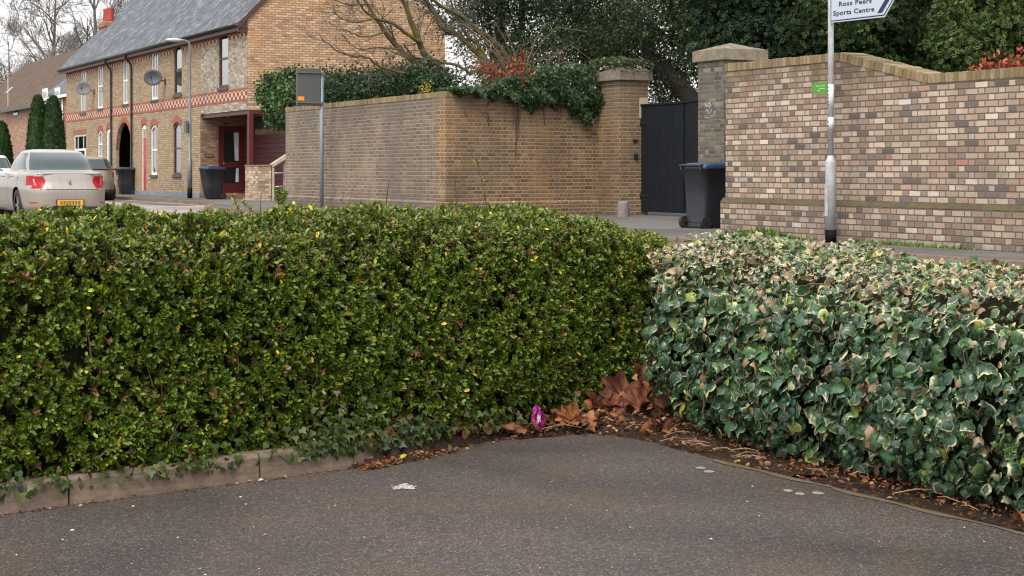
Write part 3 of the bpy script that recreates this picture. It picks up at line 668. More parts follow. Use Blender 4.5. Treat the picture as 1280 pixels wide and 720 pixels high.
# bands, arches, sills, plinth
def strips(z0, z1, y, mat, name, skips, x0=-HL+.002, x1=-.002):
    xs = [x0]
    for a, b in sorted(skips): xs += [a, b]
    xs.append(x1); m = MB()
    for i in range(0, len(xs), 2):
        if xs[i+1]-xs[i] > .02: m.box(xs[i], xs[i+1], y-.012, y-.003 if y == 0 else y, z0, z1)
    return m.build(name, mat, terr)
top_sk = [(o[0]-.04, o[1]+.04) for o, k, w_ in wins if w_ == 'u']
strips(3.42, 3.49, 0, M_red, 'brick_band', []); strips(3.152, 3.417, 0, M_band, 'dentil_band', []); strips(3.08, 3.149, 0, M_red, 'brick_band', [])
strips(5.24, 5.30, 0, M_red, 'brick_band', []); strips(5.09, 5.237, 0, M_band, 'dentil_band', top_sk)
m = MB()
for i in range(int(HL/.3)): m.box(-HL+.05+i*.3, -HL+.17+i*.3, -.03, -.003, 5.305, 5.40)
m.box(-HL+.002, -.002, -.04, -.003, 5.403, 5.47); m.build('cornice', M_red, terr)
def arch_trim(a, b, d, r, wdt, name='brick_arch', mat=M_red, y=-.014, drop=0.0):
    inn = arc_pts(a, b, d, max(r, .01)); out = [(x+(x-(a+b)/2)*2*wdt/(b-a)*.35, z+wdt*(1-.15*abs(x-(a+b)/2)*2/(b-a))) for x, z in inn]
    if drop: inn = [(a, d-r-drop)]+inn+[(b, d-r-drop)]; out = [(a-wdt*.9, d-r-drop)]+out+[(b+wdt*.9, d-r-drop)]
    m = MB()
    for i in range(len(inn)-1):
        p = [inn[i], inn[i+1], out[i+1], out[i]]; m.prism_y(p, y, -.003)
    return m.build(name, mat, terr)
for (o, k, w_) in wins:
    if w_ == 'l': arch_trim(o[0], o[1], o[3], o[4], .24, drop=0)
for (o, k) in doors:
    if k == 'wide': m = MB(); m.box(o[0]-.08, o[1]+.08, -.014, -.003, o[3], o[3]+.2); m.build('lintel', M_red, terr)
    else: arch_trim(o[0], o[1], o[3], o[4], .24)
arch_trim(arch[0], arch[1], arch[3], arch[4], .22, 'passage_arch')
m = MB(); m.box(arch[0]+.003, arch[1]-.003, .6, .62, 0, arch[3]); m.build('passage_back', plain('passage_dark', (.12,.085,.055), .9), terr)
m = MB(); m.box(-HL, arch[0]-.01, -.03, -.004, 0, .16); m.box(arch[1]+.01, PX-.003, -.03, -.004, 0, .16); m.build('plinth', plain('blue_plinth', (.20,.22,.24), .8, var=.35, scale=5), terr)

def window(o, kind, upper):
    a, b, z0, z1, r = o; fm = M_white if kind == 'w' else M_brown; y = .025; fw = .085
    t = MB(); top = z1-r
    t.box(a, a+fw, y, y+.05, z0, top); t.box(b-fw, b, y, y+.05, z0, top); t.box(a+fw, b-fw, y, y+.05, z0, z0+fw)
    arc = arc_pts(a, b, z1, r); inn = [(a+fw+(b-a-2*fw)*i/8, z-fw) for i, (x, z) in enumerate(arc)]
    for i in range(8): t.prism_y([inn[i], inn[i+1], arc[i+1], arc[i]], y, y+.05)
    mid = (z0+z1)/2; t.box(a+fw, b-fw, y+.005, y+.045, mid-.03, mid+.03)
    w_ = t.build('window', fm, terr)
    if kind == 'w':
        t = MB(); c = (a+b)/2; t.box(c-.012, c+.012, y+.01, y+.03, z0+fw, mid-.03); t.box(c-.012, c+.012, y+.01, y+.03, mid+.03, z1-fw); t.build('glazing_bar', M_white, w_)
    t = MB(); t.box(a+.02, b-.02, y+.031, y+.037, z0+.02, z1-r*.5-.02); t.build('pane', M_glass, w_)
    t = MB(); zc = z0+.1 if kind == 'w' else mid+.1
    n = 14
    for i in range(n):                                    # folded net curtain behind the pane
        xa, xb = a+.03+(b-a-.06)*i/n, a+.03+(b-a-.06)*(i+1)/n; ya, yb = (y+.042, y+.055) if i % 2 else (y+.055, y+.042)
        t.add([(xa, ya, zc), (xb, yb, zc), (xb, yb, z1-r), (xa, ya, z1-r)], [(0, 1, 2, 3)])
    t.build('curtain', M_curt, w_)
    t = MB(); t.box(a-.06, b+.06, -.06, .07, z0-.085, z0-.004); t.build('sill', M_sill if kind == 'w' or True else M_brown, terr)
for o, k, w_ in wins: window(o, k, w_ == 'u')
for (a, b, z0, z1, r), k in doors:
    y = .03; cm = {'wide': M_white, 'glazed': M_white, 'red': plain('red_door_paint', (.42,.03,.04), .4)}[k]
    t = MB(); f = .085; t.box(a, a+f, y, y+.05, z0, z1-r); t.box(b-f, b, y, y+.05, z0, z1-r); t.box(a+f, b-f, y, y+.05, z1-r-f, z1-r*.4); t.build('door_frame', M_white, terr)
    t = MB()
    if k == 'red':
        t.box(a+f, b-f, y+.01, y+.045, z0, z1-r-f-.35); d = t.build('door', cm, terr)
        t = MB(); t.box(a+f, b-f, y+.02, y+.03, z1-r-f-.35, z1-r-f); t.build('pane', M_glass, d)
    elif k == 'glazed':
        t.box(a+f, b-f, y+.01, y+.045, z0, z0+.5); t.box(a+f, a+f+.07, y+.01, y+.045, z0+.5, z1-r-f); t.box(b-f-.07, b-f, y+.01, y+.045, z0+.5, z1-r-f); d = t.build('door', cm, terr)
        t = MB(); t.box(a+f+.07, b-f-.07, y+.02, y+.03, z0+.5, z1-r-f); t.build('pane', M_glass, d)
    else:
        zz = z1-.62; t.box(a+f, b-f, y+.005, y+.04, zz-.08, zz); t.box(a+f, b-f, y+.012, y+.04, z0, zz-.08)
        for q in (.28, .72): t.box(a+(b-a)*q-.025, a+(b-a)*q+.025, y+.005, y+.04, zz, z1-f)
        d = t.build('door', cm, terr)
        t = MB(); t.box(a+f, b-f, y+.02, y+.03, zz, z1-f); t.box(a+.45, b-.45, y+.0, y+.01, 1.0, zz-.1); t.build('pane', M_glass, d)
# roof
m = MB(); e = .28; ev = -.30; sl = (8.92-EZ)/(HD/2); tk = .09
def rp(y): return EZ+.24+sl*y
for (xa, xb) in ((-HL-.25, .06),):
    ya, yb = ev, HD/2
    vs = [(xa, ya, rp(ya)), (xb, ya, rp(ya)), (xb, yb, rp(yb)), (xa, yb, rp(yb))]
    m.add(vs + [(v[0], v[1], v[2]-tk) for v in vs], [(0, 1, 2, 3), (7, 6, 5, 4), (0, 4, 5, 1), (1, 5, 6, 2), (3, 7, 4, 0)])
    vs = [(xa, yb, rp(yb)), (xb, yb, rp(yb)), (xb, HD+.3, rp(ev)), (xa, HD+.3, rp(ev))]
    m.add(vs + [(v[0], v[1], v[2]-tk) for v in vs], [(0, 1, 2, 3), (7, 6, 5, 4), (1, 5, 6, 2), (2, 6, 7, 3), (3, 7, 4, 0)])
rf = m.build('roof', M_slate, terr)
uvl = rf.data.uv_layers[0]; hyp = math.hypot(1, sl)
for p in rf.data.polygons:
    for li in p.loop_indices:
        c = rf.data.vertices[rf.data.loops[li].vertex_index].co; uvl.data[li].uv = (c.x, c.y*hyp)
m = MB(); m.tube([(-HL-.25, HD/2, RZ+.05), (.06, HD/2, RZ+.05)], .09, 8); m.build('ridge_tile', plain('ridge_clay', (.2,.12,.09), .9), terr)
m = MB(); m.box(-HL-.2, .03, -.27, -.22, EZ-.30, EZ-.12); m.box(-HL-.2, .03, -.22, -.04, EZ-.26, EZ-.23); m.build('soffit', M_brown, terr)
m = MB(); n = 8
vs = []; xs = (-HL-.22, .02)
for x in xs:
    for k in range(n+1): an = PI+PI*k/n; vs.append((x, -.34+.075*math.cos(an), EZ-.11+.075*math.sin(an)))
m.add(vs, [(k, k+1, k+n+2, k+n+1) for k in range(n)] + [(k+n+1, k+n+2, k+1, k) for k in range(0)], True); gt = m.build('gutter', M_iron, terr)
so = gt.modifiers.new('solid', 'SOLIDIFY'); so.thickness = .012
m = MB()
m.add([(.062, ev, rp(ev)-.02), (.062, HD/2, rp(HD/2)-.02), (.062, HD/2, rp(HD/2)-.2), (.062, ev, rp(ev)-.2), (.03, ev, rp(ev)-.02), (.03, HD/2, rp(HD/2)-.02), (.03, HD/2, rp(HD/2)-.2), (.03, ev, rp(ev)-.2)],
      [(0, 1, 2, 3), (7, 6, 5, 4), (3, 2, 6, 7), (0, 3, 7, 4)]); m.build('bargeboard', M_brown, terr)
m = MB(); m.box(-.04, .03, -.3, -.0, 5.2, 5.5); m.build('corbel', M_brown, terr)
for px in (140.7, 166.3):
    x = hx(px); m = MB(); m.tube([(x, -.34, EZ-.17), (x, -.30, EZ-.3), (x, -.09, EZ-.55), (x, -.07, EZ-.7), (x, -.07, .1), (x, -.14, .04)], .042, 8)
    for z in (1.2, 3.0, 4.4): m.tube([(x, -.07, z), (x, -.07, z+.06)], .052, 8)
    m.build('downpipe', M_iron, terr)
# chimneys
def chimney(x, y, z0, z1, w_, d_, pots):
    m = MB(); m.box(x-w_/2, x+w_/2, y-d_/2, y+d_/2, z0, z1-.25); m.box(x-w_/2-.05, x+w_/2+.05, y-d_/2-.05, y+d_/2+.05, z1-.25, z1-.12); m.box(x-w_/2+.02, x+w_/2-.02, y-d_/2+.02, y+d_/2-.02, z1-.12, z1)
    c = m.build('chimney', brick('chimney_brick', [(0, (.42,.2,.1)), (.4, (.5,.28,.14)), (.7, (.33,.15,.09))], (.3,.22,.14), 'stretcher'), rf)
    for i in range(pots):
        px = x-w_/2+(i+.5)*w_/pots; t = MB(); t.tube([(px, y, z1-.05), (px, y, z1+.1), (px, y, z1+.55), (px, y, z1+.62)], [.17, .16, .13, .15], 12)
        t.build('chimney_pot', plain('red_clay_pot', (.36,.05,.035), .7), rf)
chimney(-HL+.4, HD/2-1.55, 6.4, 7.65, 1.3, .6, 3)
chimney(-HL*.56, HD/2, 8.8, 10.3, 1.3, .6, 3)
# satellite dishes
def dish(px, py, col_, label, ang):
    s0, z0 = at_v(px, py, HV-.45); t = thing('satellite_dish', label, 'satellite dish', S(s0, HV-.45, z0), SROT+ang, 'satellite dishes on the terrace')
    m = MB(); n = 20; vs = [(0, 0.05, 0)]; R = .34
    for j in (1, 2, 3):
        for k in range(n): a = 2*PI*k/n; vs.append((R*j/3*math.cos(a), .05-.10*(j/3)**2, R*.85*j/3*math.sin(a)))
    fs = [(0, 1+k, 1+(k+1) % n) for k in range(n)] + [(1+j*n+k, 1+(j+1)*n+k, 1+(j+1)*n+(k+1) % n, 1+j*n+(k+1) % n) for j in range(2) for k in range(n)]
    m.add(vs, fs, True); d = m.build('reflector', col_, t); so = d.modifiers.new('s', 'SOLIDIFY'); so.thickness = .01
    m = MB(); q_ = (math.sin(ang)*.44, math.cos(ang)*.44); m.tube([(0, .06, -.05), (0, .16, -.1), (q_[0], q_[1], -.1)], .018, 6); m.tube([(q_[0], q_[1], -.25), (q_[0], q_[1], .0)], .03, 6); m.build('bracket', M_iron, t)
    m = MB(); m.tube([(0, .02, -.25), (0, -.25, -.12), (0, -.33, -.02)], .009, 5); m.tube([(0, -.33, -.03), (0, -.28, .03)], .03, 8); m.build('feed_arm', M_iron, t)
dish(191.5, 97, plain('dark_dish', (.07,.075,.085), .5), 'dark round satellite dish fixed beside the fourth upper window', math.radians(62))
dish(104.6, 110.5, plain('grey_dish', (.17,.165,.165), .6), 'pale grey mesh satellite dish at the far left upper window', math.radians(62))

# dwarf wall with a sloping end beside the porch
tdw = thing('low_wall', 'low brick wall with sloping coping and rails beside the porch post', 'wall', S(-HU0+.1, HV-.1), SROT)
m = MB(); m.box(.0, 1.25, 0, .42, 0, 1.04); m.build('brickwork', brick('low_wall_brick', [(0, (.45,.33,.22)), (.3, (.6,.5,.4)), (.55, (.33,.23,.15)), (.8, (.5,.36,.23))], (.3,.24,.18), 'stretcher'), tdw)
m = MB(); m.box(-.01, 1.27, -.015, .435, 1.043, 1.09); m.build('coping', M_stone, tdw)
m = MB(); m.prism_x([(.45, 1.0), (.95, 1.3), (.95, 1.42), (.45, 1.11)], 1.0, 1.25); m.box(1.0, 1.25, .45, .52, 0, 1.0); m.box(1.0, 1.25, .88, .95, 0, 1.3); m.build('ramp_coping', plain('pale_render', (.42,.35,.27), .85, var=.25, scale=8), tdw)
m = MB(); 
for z in (.42, .83): m.tube([(1.2, .5, z), (1.2, .9, z+.02)], .022, 8)
m.build('rail', plain('galvanised', (.4,.42,.44), .4, .6), tdw)

# ================================================================ HOUSES BEHIND, LEFT
def roofed(name, label, s0, v0, L, D, wz, rz_, wallm, roofm, rot=SROT, hip=0.0, eave=.35, extra=None):
    t = thing(name, label, 'house', S(s0, v0), rot)
    m = MB(); m.box(0, L, 0, D, 0, wz); m.build('wall', wallm, t)
    m = MB(); e = eave; zl = wz-.08; ys = D/2; h = hip
    vs = [(-e, -e, zl), (L+e, -e, zl), (L+e, D+e, zl), (-e, D+e, zl), (-e+h, ys, rz_), (L+e-h, ys, rz_)]
    m.add(vs, [(0, 1, 5, 4), (2, 3, 4, 5), (1, 2, 5), (3, 0, 4), (3, 2, 1, 0)])
    r = m.build('roof', roofm, t); uvl = r.data.uv_layers[0]; k = math.hypot(1, (rz_-zl)/(ys+e))
    for p in r.data.polygons:
        nx = abs(p.normal.x) > abs(p.normal.y)
        for li in p.loop_indices:
            c = r.data.vertices[r.data.loops[li].vertex_index].co; uvl.data[li].uv = (c.y, c.x*k) if nx else (c.x, c.y*k)
    m = MB(); m.box(-e-.02, L+e+.02, -e-.09, -e-.01, zl-.12, zl+.03); m.build('gutter', M_white if 'slate' in label else M_iron, t)
    return t, r
M_redbr = brick('red_house_brick', [(0, (.33,.12,.075)), (.3, (.40,.16,.10)), (.6, (.27,.10,.07)), (.85, (.44,.2,.13))], (.3,.2,.15), 'stretcher')
M_pink = brick('pink_house_brick', [(0, (.42,.25,.18)), (.4, (.5,.31,.22)), (.7, (.36,.21,.15))], (.38,.28,.22), 'stretcher')
# red brick slate-roofed house next to the terrace
s0, _z = at_v(47.5, 108, 18.5); s1, _z1 = at_v(90, 104, 18.5)
th, r = roofed('red_house', 'red brick house with slate roof and white windows left of the terrace', s0, 18.5, s1-s0, 5.5, 4.95, 7.0, M_redbr, M_slate, hip=0, eave=.15)
for px, py0, py1 in ((56.5, 113, 124), (72, 112, 126)):
    a, z1 = at_v(px-2.6, py0, 18.5); b, z0 = at_v(px+2.6, py1, 18.5); a -= s0; b -= s0
    m = MB(); m.box(a-.05, b+.05, -.03, .02, z0-.25, z1+.08); w_ = m.build('window', M_white, th)
    m = MB(); m.box(a+.06, b-.06, -.04, -.032, z0-.15, z1-.12); m.build('pane', M_glass, w_)
m = MB(); a, _ = at_v(79.5, 110, 18.5); m.tube([(a-s0, -.06, 4.8), (a-s0, -.06, .1)], .04, 6); m.build('downpipe', M_white, th)
# hipped brown pantile house in front of it, further up the street
s0, _ = at_v(8, 128, 20.8); s1, _ = at_v(60, 128, 20.8)
th2, r2 = roofed('bungalow', 'beige brick house under a big brown tiled hipped roof behind the conifers', s0, 20.8, (s1-s0)+9, 11, 5.1, 9.3, M_pink, M_tile, hip=5.6, eave=.4)
for px in (20, 41):
    a, z1 = at_v(px-3, 133, 20.8); b, z0 = at_v(px+3, 145, 20.8); a -= s0; b -= s0
    m = MB(); m.box(a, b, -.03, .02, z0, z1); w_ = m.build('window', M_iron, th2); m = MB(); m.box(a+.12, b-.12, -.04, -.032, z0+.1, z1-.1); m.build('pane', M_glass, w_)
s0, _ = at_v(-40, 128, 25); s1, _ = at_v(34, 128, 25)
th3, r3 = roofed('tiled_house', 'pink brick house with brown tiled roof and skylight at the left edge', s0, 25, (s1-s0)+2, 9, 6.1, 10.8, M_pink, M_tile, hip=4.0, eave=.4)
m = MB(); sk = 3.0/5; px_, pz_ = at_v(20.5, 101, 27.2); xl = px_-s0
def rz3(y): return 6.02 + (10.8-6.02)/(4.5+.4)*(y+.4)
for yy in (1.3,): m.add([(xl-.7, yy, rz3(yy)+.06), (xl+.7, yy, rz3(yy)+.06), (xl+.7, yy+.55, rz3(yy+.55)+.06), (xl-.7, yy+.55, rz3(yy+.55)+.06)], [(0, 1, 2, 3)])
m.build('skylight', plain('skylight_glass', (.22,.25,.28), .3), r3)
a, zt = at_v(10, 92, 24.2); t = thing('aerial', 'yellowish television aerial mast in front of the brown tiled roof', 'aerial', S(a, 24.2), SROT)
m = MB(); m.tube([(0, 0, 0), (0, 0, zt)], .035, 6); m.build('mast', plain('aerial_mast', (.42,.33,.2), .5), t)
m = MB(); m.tube([(-1.1, 0, zt-.1), (.7, 0, zt)], .025, 5)
for i in range(8): m.tube([(-1.0+i*.2, -.25, zt-.1+i*.012), (-1.0+i*.2, .25, zt-.1+i*.012)], .012, 4)
m.build('elements', plain('aerial_rod', (.4,.34,.24), .5), t)
# ================================================================ CARS
def superloop(a, b, p, n):
    """n points of |x/a|^p+|y/b|^p=1, evenly spread"""
    t = np.linspace(0, 2*PI, 721); c, s = np.cos(t), np.sin(t)
    x = np.sign(c)*np.abs(c)**(2/p)*a; y = np.sign(s)*np.abs(s)**(2/p)*b
    d = np.concatenate([[0], np.cumsum(np.hypot(np.diff(x), np.diff(y)))]); u = np.linspace(0, d[-1], n, endpoint=False)
    return np.interp(u, d, x), np.interp(u, d, y)
def catmull(keys, per):
    K = np.array(keys, float); out = []
    for i in range(len(K)-1):
        p0, p1, p2, p3 = K[max(i-1, 0)], K[i], K[i+1], K[min(i+2, len(K)-1)]
        for j in range(per):
            t = j/per; out.append(.5*((2*p1)+(-p0+p2)*t+(2*p0-5*p1+4*p2-p3)*t*t+(-p0+3*p1-3*p2+p3)*t**3))
    out.append(K[-1]); return np.array(out)
def car(name, label, keys, paint, glass, groups, wheels, loc, rz, plate, wr=.32, extra=None, per=7, n=560, wsc=.95, group='cars parked along the street'):
    """body as stacked outlines: keys rows (z, x_rear, x_front, half_width, exponent); x runs forward; groups: name -> (test, material)"""
    t = thing(name, label, 'car', loc, rz, group)
    C = catmull(keys, per); C[:, 3] *= wsc; V = []
    for z, xr, xf, w_, p in C:
        x, y = superloop((xf-xr)/2, w_, p, n)
        V.append(np.stack([x+(xr+xf)/2, y, np.full(n, z)], 1))
    R = len(C); V = np.array(V)
    V[:, :, 2] -= 0.0
    faces = {}
    for i in range(R-1):
        for k in range(n):
            k2 = (k+1) % n; c = (V[i, k]+V[i, k2]+V[i+1, k]+V[i+1, k2])/4
            if c[2] < wr+.36 and any(math.hypot(c[0]-wx, c[2]-wr) < wr+.055 for wx in wheels) and abs(c[1]) > .45: continue
            g_ = 'body'
            for nm, (test, mt) in groups.items():
                if test(c[0], c[1], c[2]): g_ = nm; break
            faces.setdefault(g_, []).append((i*n+k, i*n+k2, (i+1)*n+k2, (i+1)*n+k))
    faces['body'].append(tuple((R-1)*n+k for k in range(n))); faces['body'].append(tuple(reversed(range(n))))
    flat = V.reshape(-1, 3)
    for nm, fs in faces.items():
        base = nm.split('#')[0]
        used = sorted({i for f in fs for i in f}); mp = {v: i for i, v in enumerate(used)}
        m = MB(); m.add(flat[used], [tuple(mp[i] for i in f) for f in fs], True)
        o = m.build(base, paint if nm == 'body' else groups[nm][1], t)
        if nm == 'body': 
            for q in o.data.polygons[-2:]: q.use_smooth = q.index == len(o.data.polygons)-2
    wx0 = keys[2][3]*wsc-.01
    for wx in wheels:
        for sd in (-1, 1):
            y = sd*(wx0-.11); m = MB(); prof = [(wr-.10, -.10), (wr-.02, -.11), (wr, -.07), (wr, .07), (wr-.02, .11), (wr-.10, .10)]
            vs = [(wx+r*math.cos(2*PI*k/24), y+q, wr+r*math.sin(2*PI*k/24)) for r, q in prof for k in range(24)]
            m.add(vs, [(i*24+k, i*24+(k+1) % 24, (i+1)*24+(k+1) % 24, (i+1)*24+k) for i in range(5) for k in range(24)], True)
            wh = m.build('wheel', M_tyre, t)
            m = MB(); yy = y+sd*.085; m.cyl((wx, y-sd*.1, wr), (wx, y-sd*.06, wr), wr-.09, 24)
            for q in range(5):
                a = 2*PI*q/5; ca, sa = math.cos(a), math.sin(a); r = wr-.10
                m.add([(wx-sa*.03, yy, wr+ca*.03), (wx+sa*.03, yy, wr-ca*.03), (wx+ca*r+sa*.035, yy, wr+sa*r-ca*.035), (wx+ca*r-sa*.035, yy, wr+sa*r+ca*.035),
                       (wx-sa*.03, yy-sd*.05, wr+ca*.03), (wx+sa*.03, yy-sd*.05, wr-ca*.03), (wx+ca*r+sa*.035, yy-sd*.05, wr+sa*r-ca*.035), (wx+ca*r-sa*.035, yy-sd*.05, wr+sa*r+ca*.035)],
                      [(0, 1, 2, 3), (7, 6, 5, 4), (0, 4, 5, 1), (2, 6, 7, 3), (1, 5, 6, 2), (3, 7, 4, 0)])
            m.build('rim', M_rim, wh)
        m = MB(); m.cyl((wx, -wx0+.2, wr), (wx, wx0-.2, wr), wr+.05, 24); m.build('wheel_arch', M_black, t)
    # number plate
    if plate:
        px, pz, pw, pm, txt = plate
        m = MB(); m.box(px-.012, px+.03, -pw/2, pw/2, pz-.055, pz+.055); pt = m.build('number_plate', pm, t, bevel=.004)
        m = MB(); wch = pw*.8/7
        for i in range(7):                                # unreadable at this distance: dark character strokes
            y0 = pw*.4-i*wch; m.box(px-.015, px-.0125, y0-wch*.78, y0-wch*.1, pz-.035, pz+.035)
        m.build('characters', plain('plate_characters', (.16,.12,.03), .5), pt)
    return t, V
def paintmat(name, c, dirt, rough=.28, metal=.55, amt=.5):
    g = NG(name); o = g.tc('Object'); z = g.sep(o)[2]
    n = g.noise(o, 4, 5, .7); n2 = g.noise(g.vscale(o, (1, 1, .25)), 14, 5, .7)
    low = g.m('MULTIPLY', g.rng(z, .95, .3, .25, 1), g.rng(n2, .32, .62, 0, amt))
    cc = g.mix(low, c, dirt)
    return g.fin(cc, g.rng(low, 0, .5, rough, .75), g.rng(low, 0, .5, metal, .1), coat=.4)
M_tyre = plain('tyre_rubber', (.022,.02,.019), .85); M_rim = plain('alloy', (.35,.34,.33), .35, .8, scale=4)
M_carglass = plain('car_glass', (.022,.04,.042), .06, 0, var=.1, spec=.9)
M_lamp = plain('tail_lamp_red', (.33,.006,.012), .3, var=.25, scale=20, coat=0, spec=.3)
M_lamp2 = plain('tail_lamp_clear', (.70,.22,.2), .2)
M_yplate = plain('yellow_plate', (.62,.33,.03), .5)
M_seam = plain('panel_gap', (.03,.027,.024), .8)
M_trimk = dirty('dirty_black_trim', (.03,.028,.026), (.2,.16,.12), .7, 9)
silver = paintmat('silver_paint', (.36,.335,.31), (.25,.18,.125), amt=.7)
def hw(keys):
    K = np.array(keys); return lambda z: .95*float(np.interp(z, K[:, 0], K[:, 3]))
K1 = [(.20, .22, 4.50, .80, 5), (.27, .07, 4.68, .87, 5), (.42, .02, 4.77, .905, 4.6), (.62, .00, 4.79, .92, 4.4), (.70, .03, 4.76, .92, 4.2), (.79, .07, 4.62, .905, 4.2), (.88, .09, 4.35, .885, 4.3), (.95, .11, 3.9, .855, 4.4),
      (.985, .17, 3.55, .80, 4.2), (1.005, .50, 3.3, .76, 4), (1.05, .66, 3.15, .745, 4), (1.22, .92, 2.82, .70, 4), (1.34, 1.22, 2.52, .635, 4), (1.41, 1.50, 2.3, .58, 3.8), (1.45, 1.95, 2.1, .40, 3), (1.458, 2.0, 2.05, .1, 2.4)]
def tl(x, y, z):   # wrap-round tail lamp, pointed inwards and low
    a = abs(y); return x < .52 and a > .46 and .665 < z < .925 and (a-.46) > abs(z-.80)*.6-.02 and z < .925-(.9-a)*.07 and not (x > .28 and z < .73) 
h1 = hw(K1)
G1 = {
 **{'tail_light_strip#'+'rl'[s_ > 0]: (lambda x, y, z, s_=s_: y*s_ > 0 and tl(x, y, z) and any(abs(abs(y)-(q+(z-.80)*.22)) < .013 for q in (.65, .72)) and x < .3 and .72 < z < .86, M_lamp2) for s_ in (-1, 1)},
 'tail_light#l': (lambda x, y, z: tl(x, y, z) and y > 0, M_lamp), 'tail_light#r': (lambda x, y, z: tl(x, y, z) and y < 0, M_lamp),
 'rear_window': (lambda x, y, z: 1.03 < z < 1.385 and x < 1.8 and abs(y) < .88*h1(z), M_carglass),
 'windscreen': (lambda x, y, z: 1.05 < z < 1.385 and x > 2.3 and abs(y) < .88*h1(z), M_carglass),
 **{'side_window#%d%d' % (a_, b_): (lambda x, y, z, a_=a_, b_=b_: 1.035 < z < 1.37 and (1.98 < x < 2.85-(z-1.07)*1.9 if a_ else 1.05+(z-1.07)*1.2 < x < 1.90) and (y > .93*h1(z) if b_ else y < -.93*h1(z)), M_carglass) for a_ in (0, 1) for b_ in (0, 1)},
 'panel_seam': (lambda x, y, z: (.30 < z < 1.06 and abs(y) > .6 and (abs(x-1.94) < .012 or abs(x-(1.02 if z > .75 else 1.02+(.75-z)*.8)) < .012 or abs(x-2.98) < .012)) or (x < .16 and abs(z-.64) < .006 and abs(y) < .58) or (x < .45 and abs(y) < .56 and .95 < z < .957), M_seam),
 'rear_reflector#l': (lambda x, y, z: x < .35 and .60 < y < .80 and .36 < z < .395, M_lamp), 'rear_reflector#r': (lambda x, y, z: x < .35 and .60 < -y < .80 and .36 < z < .395, M_lamp),
 'lower_bumper': (lambda x, y, z: x < .3 and z < .34-(abs(y)*.08) and abs(y) < .60, M_trimk),
}
# x axis of the car points up the street (away from the viewer)
def carloc(u, v, z=-.1): return S(-u, v, z)
CR = SROT+PI
c1, V1 = car('saloon_car', 'muddy silver four door saloon seen from behind with yellow plate, nearest the hedge', K1, silver, M_carglass, G1, (1.06, 3.88), carloc(33.4, 7.0), CR,
    (-.0, .385, .50, M_yplate, ''), wr=.325)
# boot lid lip, badge recess, handles, mirror, exhaust
m = MB(); m.tube([(.12, y, .945+.012*math.cos(y*1.6)) for y in np.linspace(-.62, .62, 13)], .016, 6); m.build('boot_lip', silver, c1)
m = MB(); m.box(-.008, .03, -.27, .27, .32, .45); m.build('plate_recess', M_trimk, c1)
m = MB(); m.tube([(.045, -.02, .80), (.04, 0, .84), (.04, .015, .77), (.04, -.02, .75)], .012, 5); m.build('badge', M_rim, c1)
for x in (1.2, 2.15):
    for sd in (-1, 1):
        m = MB(); m.tube([(x, sd*.89, .90), (x+.04, sd*.925, .905), (x+.16, sd*.925, .905), (x+.2, sd*.89, .90)], .016, 6); m.build('door_handle', silver, c1)
for sd in (-1, 1):
    m = MB(); ico(m, (2.85, sd*.96, 1.06), .1, .6, 1.1, .75, 12, 8); m.tube([(2.85, sd*.80, 1.02), (2.85, sd*.93, 1.05)], .02, 6); m.build('door_mirror', silver, c1)
for sd in (-1, 1): m = MB(); m.tube([(.08, sd*.55, .235), (.35, sd*.55, .245)], .035, 10); m.build('exhaust', M_rim, c1)
m = MB(); m.box(1.7, 2.0, -.12, .12, 1.0, 1.25); m.box(1.5, 1.62, .3, .6, 1.0, 1.34); m.box(1.5, 1.62, -.6, -.3, 1.0, 1.34); m.build('seats', M_black, c1)

taupe = paintmat('taupe_paint', (.30,.25,.21), (.2,.15,.11), amt=.5)
K2 = [(.22, .20, 3.9, .76, 5), (.30, .06, 4.05, .83, 4.6), (.48, .02, 4.12, .87, 4.4), (.66, .00, 4.12, .88, 4.2), (.82, .03, 3.95, .875, 4.2), (.96, .07, 3.6, .86, 4.2), (1.05, .12, 3.3, .83, 4.2),
      (1.12, .20, 3.1, .79, 4.2), (1.26, .34, 2.8, .73, 4), (1.38, .48, 2.5, .67, 4), (1.45, .58, 2.3, .60, 3.8), (1.49, .9, 2.0, .42, 3), (1.50, 1.2, 1.5, .1, 2.4)]
h2 = hw(K2)
G2 = {
 'tail_light#l': (lambda x, y, z: x < .42 and y > .56 and .80 < z < .96, M_lamp), 'tail_light#r': (lambda x, y, z: x < .42 and y < -.56 and .80 < z < .96, M_lamp),
 'rear_window': (lambda x, y, z: 1.08 < z < 1.40 and x < .9 and abs(y) < .88*h2(z), M_carglass),
 'windscreen': (lambda x, y, z: 1.1 < z < 1.42 and x > 2.2 and abs(y) < .88*h2(z), M_carglass),
 **{'side_window#%d%d' % (a_, b_): (lambda x, y, z, a_=a_, b_=b_: 1.08 < z < 1.40 and (1.62 < x < 2.75-(z-1.08)*1.9 if a_ else .62+(z-1.08)*.4 < x < 1.55) and (y > .93*h2(z) if b_ else y < -.93*h2(z)), M_carglass) for a_ in (0, 1) for b_ in (0, 1)},
 'rear_reflector#l': (lambda x, y, z: x < .3 and .50 < y < .8 and .44 < z < .49, M_lamp), 'rear_reflector#r': (lambda x, y, z: x < .3 and .50 < -y < .8 and .44 < z < .49, M_lamp),
 'lower_bumper': (lambda x, y, z: x < .4 and z < .40, M_trimk),
}
c2, V2 = car('hatchback_car', 'dirty taupe hatchback parked by the terrace beyond the silver saloon', K2, taupe, M_carglass, G2, (.78, 3.3), carloc(56.5, 12.7), CR, (-.005, .72, .50, M_yplate, ''), wr=.30, n=360, per=6, wsc=.9)
m = MB(); m.tube([(.10, y, 1.06) for y in np.linspace(-.7, .7, 8)], .02, 6); m.build('spoiler_lip', M_black, c2)
white = paintmat('white_paint', (.72,.73,.74), (.4,.36,.3), metal=0, amt=.25)
